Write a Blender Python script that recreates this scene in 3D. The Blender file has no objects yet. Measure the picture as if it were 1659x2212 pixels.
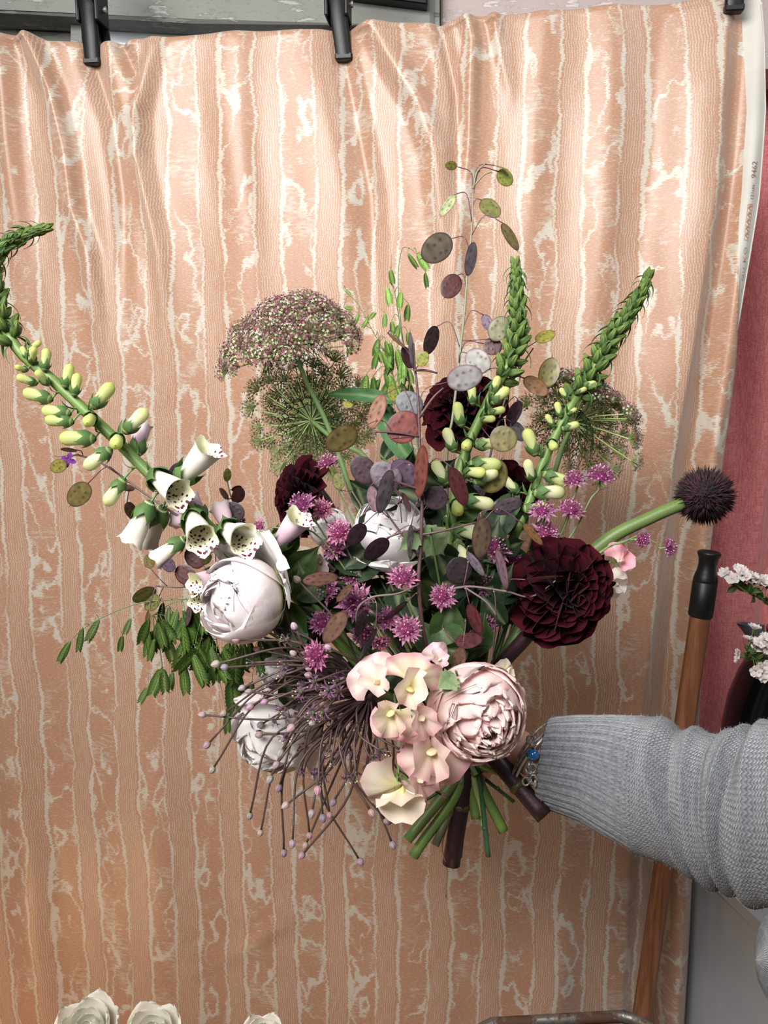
import bpy, math, random
from mathutils import Vector, Matrix, noise as mnoise
import numpy as np

scene = bpy.context.scene
COL = scene.collection
rnd = random.Random(7)
PI = math.pi
W_IMG, H_IMG, FPX = 1659.0, 2212.0, 1671.0

# ------------------------------------------------------------------ camera
CAM_Z, PITCH = 1.5, math.radians(9.0)
cam_d = bpy.data.cameras.new('camera')
cam_d.sensor_fit = 'VERTICAL'; cam_d.sensor_height = 36.0
cam_d.lens = 36.0 * FPX / H_IMG
cam_d.clip_start = 0.02; cam_d.clip_end = 60
cam = bpy.data.objects.new('camera', cam_d); COL.objects.link(cam)
cam.location = (0, 0, CAM_Z)
cam.rotation_euler = (PI / 2 - PITCH, 0, 0)
scene.camera = cam
CAMV = Vector((0, 0, CAM_Z))
CR = Vector((1, 0, 0))
CF = Vector((0, math.cos(PITCH), -math.sin(PITCH)))
CD = Vector((0, -math.sin(PITCH), -math.cos(PITCH)))      # image down

# ------------------------------------------------------------------ light
def lin1(c):
    c = c / 255.0
    return c / 12.92 if c <= 0.04045 else ((c + 0.055) / 1.055) ** 2.4
def lin(c):
    return (lin1(c[0]), lin1(c[1]), lin1(c[2]), 1.0)

world = bpy.data.worlds.new('World'); scene.world = world
world.use_nodes = True
bg = world.node_tree.nodes.get('Background') or world.node_tree.nodes.new('ShaderNodeBackground')
bg.inputs['Color'].default_value = (1.0, 0.985, 0.96, 1)
bg.inputs['Strength'].default_value = 0.085

def area(name, loc, target, sx, sy, power, color):
    d = bpy.data.lights.new(name, 'AREA'); d.shape = 'RECTANGLE'
    d.size = sx; d.size_y = sy; d.energy = power; d.color = color
    o = bpy.data.objects.new(name, d); COL.objects.link(o)
    o.location = loc
    o.rotation_euler = (Vector(target) - Vector(loc)).to_track_quat('-Z', 'Y').to_euler()
    return o
area('skylight', (-0.75, -0.3, 2.45), (0.1, 1.05, 1.52), 1.4, 0.8, 33, (1.0, 0.99, 0.97)).data.spread = math.radians(106)
area('top_right_fill', (1.15, 0.25, 2.9), (0.55, 1.3, 1.8), 0.9, 0.7, 12, (0.95, 0.98, 1.0))  # added fill to brighten the cloth's upper right; no window known there
for n_, loc_, e_ in (('warm_lamp_and_fill', (-0.92, 0.98, 0.16), 5.0), ('warm_lamp_and_fill', (0.0, 0.55, 0.05), 2.4)):  # first is the low-left lamp; second is an added warm fill
    d = bpy.data.lights.new(n_, 'POINT'); d.energy = e_; d.color = (1.0, 0.60, 0.26); d.shadow_soft_size = 0.15
    o = bpy.data.objects.new(n_, d); COL.objects.link(o); o.location = loc_

scene.view_settings.view_transform = 'Standard'
scene.view_settings.look = 'None'
scene.view_settings.exposure = 0.0
scene.view_settings.gamma = 1.0
scene.view_settings.use_curve_mapping = False
scene.cycles.max_bounces = 6; scene.cycles.diffuse_bounces = 3; scene.cycles.glossy_bounces = 2

# ------------------------------------------------------------------ helpers
def P(px, py, d):
    return CAMV + (CR * ((px - W_IMG / 2) / FPX) + CD * ((py - H_IMG / 2) / FPX) + CF) * d
def ray(px, py):
    return CR * ((px - W_IMG / 2) / FPX) + CD * ((py - H_IMG / 2) / FPX) + CF
def PY(px, py, Y):
    r = ray(px, py)
    return CAMV + r * (Y / r.y)
def S(d):
    return d / FPX
def DIR(x, y, z):                       # image right, image down, away from the camera
    return (CR * x + CD * y + CF * z).normalized()
def depth(p):
    return (p - CAMV).dot(CF)
def smooth(a, b, x):
    t = max(0.0, min(1.0, (x - a) / (b - a))); return t * t * (3 - 2 * t)

class MB:
    def __init__(s): s.v = []; s.f = []; s.c = []; s.m = []
    def add(s, vs, fs, cs, mi=0):
        o = len(s.v); s.v.extend(vs)
        for f in fs: s.f.append(tuple(i + o for i in f)); s.m.append(mi)
        if len(cs) == 4 and not hasattr(cs[0], '__len__'): cs = [cs] * len(vs)
        s.c.extend(cs)
    def mesh(s, name, mats, smooth_=True):
        me = bpy.data.meshes.new(name)
        me.from_pydata([tuple(v) for v in s.v], [], s.f)
        at = me.color_attributes.new('Col', 'FLOAT_COLOR', 'POINT')
        at.data.foreach_set('color', np.array([(c[0], c[1], c[2], c[3] if len(c) > 3 else 1.0) for c in s.c], dtype=np.float32).ravel())
        for m in (mats if isinstance(mats, (list, tuple)) else [mats]): me.materials.append(m)
        if any(s.m): me.polygons.foreach_set('material_index', s.m)
        me.polygons.foreach_set('use_smooth', [smooth_] * len(s.f))
        me.update()
        return me

WM = {}
def put(name, mesh, parent=None, M=None, color=None):
    M = M if M is not None else Matrix.Identity(4)
    o = bpy.data.objects.new(name, mesh); COL.objects.link(o)
    if parent is not None:
        o.parent = parent; o.matrix_parent_inverse = WM[parent.name].inverted()
    o.matrix_basis = M
    if color is not None: o.color = color
    WM[o.name] = M.copy()
    return o
def tag(o, label, cat, group=None):
    o['label'] = label; o['category'] = cat
    if group: o['group'] = group
    return o
def thing(name, loc, label, cat, group=None):
    o = put(name, None, None, Matrix.Translation(loc)); o.empty_display_size = 0.02
    return tag(o, label, cat, group)
def struct(o):
    o['kind'] = 'structure'; return o
def frame(o, z, x=None, s=1.0, roll=0.0):
    z = Vector(z).normalized()
    if x is None or abs(Vector(x).normalized().dot(z)) > 0.995:
        x = Vector((0.31, 0.9, 0.2)) if abs(z.y) < 0.9 else Vector((1, 0.1, 0.1))
    x = Vector(x); x = (x - z * x.dot(z)).normalized()
    y = z.cross(x)
    if roll:
        x, y = x * math.cos(roll) + y * math.sin(roll), y * math.cos(roll) - x * math.sin(roll)
    if not hasattr(s, '__len__'): s = (s, s, s)
    M = Matrix.Identity(4)
    for i in range(3):
        M[i][0] = x[i] * s[0]; M[i][1] = y[i] * s[1]; M[i][2] = z[i] * s[2]; M[i][3] = o[i]
    return M
def catmull(pts, n):
    pts = [Vector(p) for p in pts]
    if len(pts) == 2: return [pts[0].lerp(pts[1], i / (n - 1)) for i in range(n)]
    q = [pts[0] * 2 - pts[1]] + pts + [pts[-1] * 2 - pts[-2]]
    out = []
    segs = len(pts) - 1
    for i in range(n):
        t = i / (n - 1) * segs; k = min(int(t), segs - 1); u = t - k
        a, b, c, e = q[k], q[k + 1], q[k + 2], q[k + 3]
        out.append(0.5 * ((2 * b) + (c - a) * u + (2 * a - 5 * b + 4 * c - e) * u * u + (3 * b - a - 3 * c + e) * u ** 3))
    return out
def tube(mb, pts, r, seg=6, n=None, col=(1, 1, 1, 1), cap=True, col2=None, mi=0, ridge=0):
    n = n or max(2, 6 * (len(pts) - 1) + 1)
    p = catmull(pts, n)
    rr = r if hasattr(r, '__len__') else [r, r]
    vs = []; cs = []
    nrm = None
    for i in range(n):
        t = (p[min(i + 1, n - 1)] - p[max(i - 1, 0)])
        t = t.normalized() if t.length > 1e-9 else Vector((0, 0, 1))
        if nrm is None:
            nrm = t.orthogonal().normalized()
        nrm = (nrm - t * nrm.dot(t)).normalized()
        bi = t.cross(nrm)
        u = i / (n - 1) * (len(rr) - 1); k = min(int(u), len(rr) - 2); R = rr[k] + (rr[k + 1] - rr[k]) * (u - k)
        f = i / (n - 1)
        c = col if col2 is None else tuple(col[j] * (1 - f) + col2[j] * f for j in range(3)) + (1,)
        for s_ in range(seg):
            a = 2 * PI * s_ / seg
            q = R * (1 + (ridge if s_ % 2 else -ridge))
            vs.append(p[i] + (nrm * math.cos(a) + bi * math.sin(a)) * q); cs.append(c)
    fs = []
    for i in range(n - 1):
        for s_ in range(seg):
            b = (s_ + 1) % seg
            fs.append((i * seg + s_, i * seg + b, (i + 1) * seg + b, (i + 1) * seg + s_))
    if cap:
        fs.append(tuple(range(seg))[::-1]); fs.append(tuple((n - 1) * seg + i for i in range(seg)))
    mb.add(vs, fs, cs, mi)
    return p
def lathe(mb, prof, seg, cols, mod=None, mi=0, M=None):
    vs = []; cs = []
    for i, (r, z) in enumerate(prof):
        for k in range(seg):
            a = 2 * PI * k / seg
            v = Vector((r * math.cos(a), r * math.sin(a), z))
            c = cols[i] if isinstance(cols, list) else cols
            if mod: v, c = mod(v, a, i, c)
            vs.append(M @ v if M else v); cs.append(c)
    fs = []
    for i in range(len(prof) - 1):
        for k in range(seg):
            b = (k + 1) % seg
            fs.append((i * seg + k, i * seg + b, (i + 1) * seg + b, (i + 1) * seg + k))
    mb.add(vs, fs, cs, mi)
def grid(mb, fn, nu, nv, colfn, mi=0):
    vs = []; cs = []
    for i in range(nu + 1):
        for j in range(nv + 1):
            s, t = i / nu, 2 * j / nv - 1
            vs.append(fn(s, t)); cs.append(colfn(s, t))
    fs = [(i * (nv + 1) + j, i * (nv + 1) + j + 1, (i + 1) * (nv + 1) + j + 1, (i + 1) * (nv + 1) + j) for i in range(nu) for j in range(nv)]
    mb.add(vs, fs, cs, mi)
def box(mb, c, sx, sy, sz, col, M=None, bev=0.0, mi=0):
    x, y, z = sx / 2, sy / 2, sz / 2
    b = min(bev, x * .9, y * .9, z * .9)
    if b <= 0:
        vs = [Vector((i * x, j * y, k * z)) for i in (-1, 1) for j in (-1, 1) for k in (-1, 1)]
        fs = [(0, 1, 3, 2), (4, 6, 7, 5), (0, 4, 5, 1), (2, 3, 7, 6), (0, 2, 6, 4), (1, 5, 7, 3)]
    else:
        vs = []
        idx = {}
        for i in (-1, 1):
            for j in (-1, 1):
                for k in (-1, 1):
                    for ax in range(3):
                        v = [i * (x - b), j * (y - b), k * (z - b)]
                        v[ax] = (i * x, j * y, k * z)[ax]
                        idx[(i, j, k, ax)] = len(vs); vs.append(Vector(v))
        I = lambda i, j, k, a: idx[(i, j, k, a)]
        fs = []
        for s in (-1, 1):
            fs.append((I(s, -1, -1, 0), I(s, 1, -1, 0), I(s, 1, 1, 0), I(s, -1, 1, 0)))
            fs.append((I(-1, s, -1, 1), I(1, s, -1, 1), I(1, s, 1, 1), I(-1, s, 1, 1)))
            fs.append((I(-1, -1, s, 2), I(1, -1, s, 2), I(1, 1, s, 2), I(-1, 1, s, 2)))
            for t in (-1, 1):
                fs.append((I(s, t, -1, 0), I(s, t, 1, 0), I(s, t, 1, 1), I(s, t, -1, 1)))
                fs.append((I(s, -1, t, 0), I(s, 1, t, 0), I(s, 1, t, 2), I(s, -1, t, 2)))
                fs.append((I(-1, s, t, 1), I(1, s, t, 1), I(1, s, t, 2), I(-1, s, t, 2)))
                for u in (-1, 1): fs.append((I(s, t, u, 0), I(s, t, u, 1), I(s, t, u, 2)))
    vs = [v + Vector(c) for v in vs]
    if M: vs = [M @ v for v in vs]
    mb.add(vs, fs, col, mi)
def mixc(a, b, t):
    return tuple(a[i] * (1 - t) + b[i] * t for i in range(3)) + (1.0,)

# ------------------------------------------------------------------ materials
class NT:
    """tiny expression helper over a node tree"""
    def __init__(s, name):
        s.mat = bpy.data.materials.new(name); s.mat.use_nodes = True
        s.t = s.mat.node_tree; s.t.nodes.clear()
        s.out = s.t.nodes.new('ShaderNodeOutputMaterial')
    def n(s, typ, **kw):
        x = s.t.nodes.new(typ)
        for k, v in kw.items(): setattr(x, k, v)
        return x
    def link(s, a, b):
        if hasattr(a, 'is_output') or isinstance(a, bpy.types.NodeSocket): s.t.links.new(a, b)
        else: b.default_value = a
    def m(s, op, a, b=None, c=None, clamp=False):
        x = s.n('ShaderNodeMath', operation=op, use_clamp=clamp)
        s.link(a, x.inputs[0])
        if b is not None: s.link(b, x.inputs[1])
        if c is not None: s.link(c, x.inputs[2])
        return x.outputs[0]
    def xyz(s, a, b, c=0.0):
        x = s.n('ShaderNodeCombineXYZ')
        for i, q in enumerate((a, b, c)): s.link(q, x.inputs[i])
        return x.outputs[0]
    def noise(s, vec, scale=1.0, detail=2.0, rough=0.5):
        x = s.n('ShaderNodeTexNoise'); x.inputs['Scale'].default_value = scale
        x.inputs['Detail'].default_value = detail; x.inputs['Roughness'].default_value = rough
        if vec is not None: s.link(vec, x.inputs['Vector'])
        return x.outputs[0]
    def step(s, x, lo, hi):
        r = s.n('ShaderNodeMapRange', interpolation_type='SMOOTHSTEP')
        s.link(x, r.inputs[0]); s.link(lo, r.inputs[1]); s.link(hi, r.inputs[2])
        return r.outputs[0]
    def mix(s, f, a, b, blend='MIX'):
        x = s.n('ShaderNodeMix', data_type='RGBA', blend_type=blend)
        s.link(f, x.inputs[0]); s.link(a, x.inputs[6]); s.link(b, x.inputs[7])
        return x.outputs[2]
    def bump(s, h, strength, dist):
        x = s.n('ShaderNodeBump'); x.inputs['Strength'].default_value = strength; x.inputs['Distance'].default_value = dist
        s.link(h, x.inputs['Height']); return x.outputs[0]
    def bsdf(s, color, rough=0.6, spec=0.5, normal=None, metal=0.0, sheen=0.0, coat=0.0):
        x = s.n('ShaderNodeBsdfPrincipled')
        s.link(color, x.inputs['Base Color']); s.link(rough, x.inputs['Roughness'])
        x.inputs['Specular IOR Level'].default_value = spec; x.inputs['Metallic'].default_value = metal
        x.inputs['Sheen Weight'].default_value = sheen; x.inputs['Coat Weight'].default_value = coat
        if normal is not None: s.link(normal, x.inputs['Normal'])
        return x.outputs[0]
    def done(s, sh):
        s.t.links.new(sh, s.out.inputs['Surface']); return s.mat
    def obj(s): return s.n('ShaderNodeTexCoord').outputs['Object']
    def uv(s): return s.n('ShaderNodeTexCoord').outputs['UV']

def organic(name, rough=0.55, spec=0.4, trans=0.2, var=0.18, vscale=60.0, bump=0.15, bscale=300.0, sheen=0.0, bdist=0.002):
    """colour of the thing from its 'Col' attribute times the object colour"""
    t = NT(name)
    a = t.n('ShaderNodeAttribute', attribute_name='Col').outputs['Color']
    oc = t.n('ShaderNodeObjectInfo').outputs['Color']
    c = t.mix(1.0, a, oc, 'MULTIPLY')
    pos = t.n('ShaderNodeNewGeometry').outputs['Position']
    nz = t.noise(pos, vscale, 3.0)
    g = t.m('MULTIPLY_ADD', nz, 2 * var, 1.0 - var)
    c = t.mix(1.0, c, t.xyz(g, g, g), 'MULTIPLY')
    nb = t.bump(t.noise(pos, bscale, 2.0), bump, bdist) if bump else None
    sh = t.bsdf(c, rough, spec, nb, sheen=sheen)
    if trans:
        tr = t.n('ShaderNodeBsdfTranslucent'); t.link(c, tr.inputs['Color'])
        mx = t.n('ShaderNodeMixShader'); mx.inputs[0].default_value = trans
        t.link(sh, mx.inputs[1]); t.link(tr.outputs[0], mx.inputs[2]); sh = mx.outputs[0]
    return t.done(sh)

def plain(name, col, rough=0.6, spec=0.4, metal=0.0, var=0.1, vscale=20.0, bump=0.0, bscale=100.0, bdist=0.002, coat=0.0, col2=None):
    t = NT(name)
    pos = t.obj()
    nz = t.noise(pos, vscale, 4.0)
    c2 = lin(col2) if col2 else tuple(x * (1 - 2 * var) for x in lin(col)[:3]) + (1,)
    c = t.mix(t.step(nz, 0.3, 0.7), lin(col), c2)
    nb = t.bump(t.noise(pos, bscale, 4.0), bump, bdist) if bump else None
    return t.done(t.bsdf(c, rough, spec, nb, metal, coat=coat))

M_PETAL = organic('petal', 0.6, 0.25, 0.36, 0.06, 40, 0.1, 220)
M_LEAF = organic('leaf', 0.55, 0.25, 0.15, 0.22, 70, 0.2, 260)
M_STEM = organic('stem', 0.45, 0.4, 0.0, 0.2, 50, 0.15, 300)
M_VELVET = organic('velvet_petal', 0.8, 0.08, 0.06, 0.25, 90, 0.1, 300, sheen=0.03)
M_POD = organic('pod', 0.38, 0.45, 0.22, 0.22, 55, 0.12, 200)
M_FUZZ = organic('floret', 0.7, 0.2, 0.1, 0.2, 120, 0.0)
# inside of a foxglove bell: pale with maroon spots on the lower lip
t = NT('bell_inside')
_o = t.obj(); vo = t.n('ShaderNodeTexVoronoi'); vo.inputs['Scale'].default_value = 10.0
t.link(_o, vo.inputs['Vector'])
msk = t.n('ShaderNodeAttribute', attribute_name='Col')
dots = t.m('MULTIPLY', t.m('SUBTRACT', 1.0, t.step(vo.outputs['Distance'], 0.30, 0.36)), msk.outputs['Alpha'])
halo = t.m('MULTIPLY', t.m('SUBTRACT', 1.0, t.step(vo.outputs['Distance'], 0.36, 0.5)), msk.outputs['Alpha'])
cc = t.mix(t.m('MULTIPLY', halo, 0.6), msk.outputs['Color'], lin((245, 240, 235)))
M_BELLIN = t.done(t.bsdf(t.mix(dots, cc, lin((92, 22, 48))), 0.55, 0.3))
# ------------------------------------------------------------------ the setting
FY0, FSL = 1.436, -0.114
FN = Vector((FSL, -1.0, 0)).normalized()                   # backdrop normal, towards the viewer
def PF(px, py):                                            # (X, Z) on the backdrop plane
    r = ray(px, py)
    k = (FY0 + FSL * 0.657) / (r.y - FSL * r.x)
    return k * r.x, CAM_Z + k * r.z

def quad_prism(name, pts, Y, thick, mat, parent=None, bev=0.003):
    """a board whose front outline is given as image points on the plane Y"""
    v = [PY(x, y, Y) for x, y in pts]
    c = sum(v, Vector()) / len(v)
    mb = MB(); n = len(v)
    inner = [p + (c - p).normalized() * bev * 1.4 for p in v]
    off = Vector((0, bev, 0))
    vs = inner + [p + off for p in v] + [p + Vector((0, thick, 0)) for p in v]
    fs = [tuple(range(n))]
    for r_ in range(2):
        for i in range(n):
            j = (i + 1) % n
            fs.append((r_ * n + i, (r_ + 1) * n + i, (r_ + 1) * n + j, r_ * n + j))
    fs.append(tuple(range(2 * n, 3 * n))[::-1])
    mb.add(vs, fs, (1, 1, 1, 1))
    return put(name, mb.mesh(name, mat, False), parent)

def paint_mat(name, col, col2, scale=14.0, flake=0.55):
    t = NT(name); o = t.obj()
    st = t.n('ShaderNodeMapping'); st.inputs['Scale'].default_value = (0.35, 1, 1.6); t.link(o, st.inputs['Vector'])
    n1 = t.noise(st.outputs[0], scale * 4, 8.0, 0.65); n2 = t.noise(o, scale, 5.0)
    fl = t.step(t.m('MULTIPLY', n1, t.m('ADD', n2, 0.5)), flake, flake + 0.06)
    c = t.mix(fl, lin(col), lin(col2))
    c = t.mix(t.m('MULTIPLY', n2, 0.35), c, lin(tuple(x * 0.75 for x in col)))
    h = t.m('SUBTRACT', t.m('MULTIPLY', n1, 0.5), t.m('MULTIPLY', fl, 0.5))
    return t.done(t.bsdf(c, 0.55, 0.4, t.bump(h, 0.5, 0.004)))
M_GREY = paint_mat('grey_paint', (132, 133, 127), (172, 172, 166))
M_PANEL = paint_mat('grey_panel_paint', (136, 138, 128), (104, 104, 96), 10)
M_PLASTER = paint_mat('pale_plaster', (188, 170, 167), (214, 204, 200), 20)
M_WALL = plain('wall_paint', (128, 126, 120), 0.8, bump=0.2)
M_FLOOR = plain('floor_boards', (150, 120, 92), 0.7, bump=0.3, bscale=30)
M_BLACK = plain('black_plastic', (16, 17, 20), 0.42, 0.4, bump=0.25, bscale=900, bdist=0.0006)
M_STEEL = plain('steel', (200, 200, 198), 0.3, metal=0.6)
M_GLASSY = plain('old_window_pane', (196, 202, 206), 0.12, 0.7, var=0.12, vscale=6, coat=0.3)  # pale grey base puts the white reflection into the glass colour

mb = MB(); box(mb, (0.2, 1.3, -0.02), 6, 5.4, 0.04, (1, 1, 1, 1)); struct(put('floor', mb.mesh('floor', M_FLOOR, False)))
mb = MB(); box(mb, (0.2, 2.06, 1.5), 6, 0.1, 3.0, (1, 1, 1, 1)); struct(put('wall_back', mb.mesh('wall_back', M_WALL, False)))

DY = 1.62
dr = struct(quad_prism('door_1', [(-330, 150), (-330, 26), (940, 78), (940, 150)], DY + 0.05, 0.04, M_PANEL))
quad_prism('beam', [(-330, 6), (-330, -190), (938, -190), (938, 58), (420, 48)], DY - 0.03, 0.07, M_GREY, dr, 0.006)
quad_prism('moulding', [(-330, 24), (-330, 10), (938, 58), (938, 72)], DY - 0.005, 0.05, M_GREY, dr, 0.004)
quad_prism('stile', [(150, 150), (152, 30), (176, 32), (180, 150)], DY + 0.01, 0.05, M_GREY, dr, 0.004)
quad_prism('rail', [(-330, 42), (-330, 22), (152, 40), (152, 52)], DY + 0.02, 0.05, M_GREY, dr, 0.003)
quad_prism('pane', [(186, 150), (186, 50), (700, 68), (700, 150)], DY + 0.03, 0.012, M_GLASSY, dr, 0.001)
quad_prism('black_strip', [(748, -14), (748, -60), (924, -60), (924, 8)], DY - 0.06, 0.03, M_BLACK, dr, 0.003)
quad_prism('post', [(926, 150), (926, -190), (950, -190), (950, 150)], DY - 0.02, 0.08, M_PANEL, dr, 0.003)
struct(quad_prism('wall_side', [(952, 150), (952, -190), (2100, -190), (2100, 150)], DY + 0.01, 0.1, M_PLASTER, None, 0.003))

# ------------------------------------------------------------------ moire print fabric
def moire():
    t = NT('moire_fabric')
    sep = t.n('ShaderNodeSeparateXYZ'); t.link(t.uv(), sep.inputs[0])
    s, z = sep.outputs[0], sep.outputs[1]
    n = lambda a, b, c, d_=2.0, r=0.5: t.noise(t.xyz(a, b, c), 1.0, d_, r)
    M = t.m
    wob = M('MULTIPLY', M('SUBTRACT', n(M('MULTIPLY', s, 3.5), M('MULTIPLY', z, 8.0), 3.1, 3), 0.5), 0.034)
    zig = M('MULTIPLY', M('SUBTRACT', n(M('MULTIPLY', s, 9.0), M('MULTIPLY', z, 130.0), 7.7, 3, 0.6), 0.5), 0.007)
    hair = M('MULTIPLY', M('SUBTRACT', n(M('MULTIPLY', s, 45.0), M('MULTIPLY', z, 700.0), 1.3, 3, 0.65), 0.5), 0.015)
    su = M('ADD', M('ADD', s, wob), zig)
    p = 0.1
    q = M('DIVIDE', su, p)
    f = M('FRACT', q); cell = M('FLOOR', q)
    # fine lined bands
    bw = M('MULTIPLY_ADD', n(M('MULTIPLY', cell, 3.7), 0.5, 0.2), 0.2, 0.24)
    band = M('SUBTRACT', 1.0, t.step(f, M('SUBTRACT', bw, 0.015), M('ADD', bw, 0.005)))
    ln = M('SINE', M('MULTIPLY', M('ADD', su, M('MULTIPLY', zig, 0.1)), 2 * PI / 0.0042))
    brk = n(M('MULTIPLY', s, 300.0), M('MULTIPLY', z, 30.0), 5.0, 2)
    lines = t.step(M('ADD', ln, M('MULTIPLY_ADD', brk, 2.2, -1.1)), 0.15, 0.9)
    lines = M('MULTIPLY', M('MULTIPLY', lines, band), 0.62)
    # jagged cream border ribbons of each band
    sh = M('ADD', su, hair)
    fq = M('FRACT', M('DIVIDE', sh, p))
    rw = M('MULTIPLY_ADD', n(M('MULTIPLY', cell, 5.1), M('MULTIPLY', z, 14.0), 2.0, 3), 0.22, -0.06)
    rw = M('MAXIMUM', rw, 0.012)
    r1 = M('LESS_THAN', M('ABSOLUTE', M('SUBTRACT', fq, M('ADD', bw, 0.06))), M('MULTIPLY', rw, 0.62))
    r2 = M('LESS_THAN', M('ABSOLUTE', M('SUBTRACT', fq, 0.955)), M('MULTIPLY', rw, 0.42))
    # wandering contour ribbons and streaky blotches in the wide bands
    fine = n(M('MULTIPLY', s, 90.0), M('MULTIPLY', z, 800.0), 2.2, 2, 0.6)
    nn = n(M('MULTIPLY', sh, 15.0), M('MULTIPLY', z, 7.0), M('MULTIPLY', cell, 1.7), 3, 0.5)
    nn = M('ADD', nn, M('MULTIPLY', M('SUBTRACT', fine, 0.5), 0.075))
    gate = n(M('MULTIPLY', s, 9.0), M('MULTIPLY', z, 10.0), 9.0, 2)
    iso = M('LESS_THAN', M('FRACT', M('MULTIPLY', nn, 6.0)), M('MULTIPLY', t.step(gate, 0.32, 0.75), 0.34))
    bl = n(M('MULTIPLY', sh, 50.0), M('MULTIPLY', z, 190.0), 4.0, 5, 0.7)
    bg2 = n(M('MULTIPLY', s, 18.0), M('MULTIPLY', z, 12.0), 6.0, 2)
    blot = M('MULTIPLY', t.step(M('ADD', bl, M('MULTIPLY', bg2, 0.8)), 0.93, 1.12), 0.6)
    wide = M('MULTIPLY', t.step(f, M('ADD', bw, 0.02), M('ADD', bw, 0.08)), M('SUBTRACT', 1.0, t.step(f, 0.9, 0.96)))
    inner = M('MULTIPLY', M('MAXIMUM', iso, blot), wide)
    cream = M('MAXIMUM', M('MAXIMUM', lines, inner), M('MAXIMUM', r1, r2), clamp=True)
    grain = n(M('MULTIPLY', s, 170.0), M('MULTIPLY', z, 620.0), 8.0, 3, 0.7)
    cream = M('ADD', M('MULTIPLY', cream, 0.78), M('MULTIPLY', t.step(grain, 0.46, 0.66), 0.34), clamp=True)
    tone = n(M('MULTIPLY', s, 12.0), M('MULTIPLY', z, 12.0), 1.0, 3)
    peach = t.mix(tone, lin((156, 111, 83)), lin((165, 126, 102)))
    c = t.mix(cream, peach, lin((184, 178, 166)))
    wv = n(M('MULTIPLY', s, 1400.0), M('MULTIPLY', z, 1400.0), 2.0, 1)
    sh_ = t.bsdf(c, 0.36, 0.35, t.bump(wv, 0.12, 0.0006), sheen=0.25)
    return t.done(sh_)
M_MOIRE = moire()

def poly(pts):
    ys = [p[1] for p in pts]; xs = [p[0] for p in pts]
    return lambda y: np.interp(y, ys, xs)
def zpoly(px_pts):                       # image polyline -> X as a function of Z on the backdrop
    q = sorted((PF(x, y)[1], PF(x, y)[0]) for x, y in px_pts)
    zs = [a for a, b in q]; xs = [b for a, b in q]
    return lambda z: np.interp(z, zs, xs)
EDGE = zpoly([(1637, -40), (1648, 100), (1652, 240), (1638, 430), (1612, 620), (1588, 800), (1560, 1000), (1530, 1180), (1507, 1500), (1495, 1800), (1486, 2000), (1474, 2212), (1462, 2500)])
TOPZ = (lambda q: (lambda x: np.interp(x, [a for a, b in q], [b for a, b in q])))(
    [PF(x, y) for x, y in [(-300, 66), (-40, 78), (10, 72), (62, 69), (100, 78), (170, 80), (260, 76), (400, 66), (600, 55), (690, 49), (760, 45), (800, 41), (960, 36), (1010, 27), (1100, 20), (1300, 5), (1500, -6), (1640, -14), (1800, -20)]])
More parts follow.
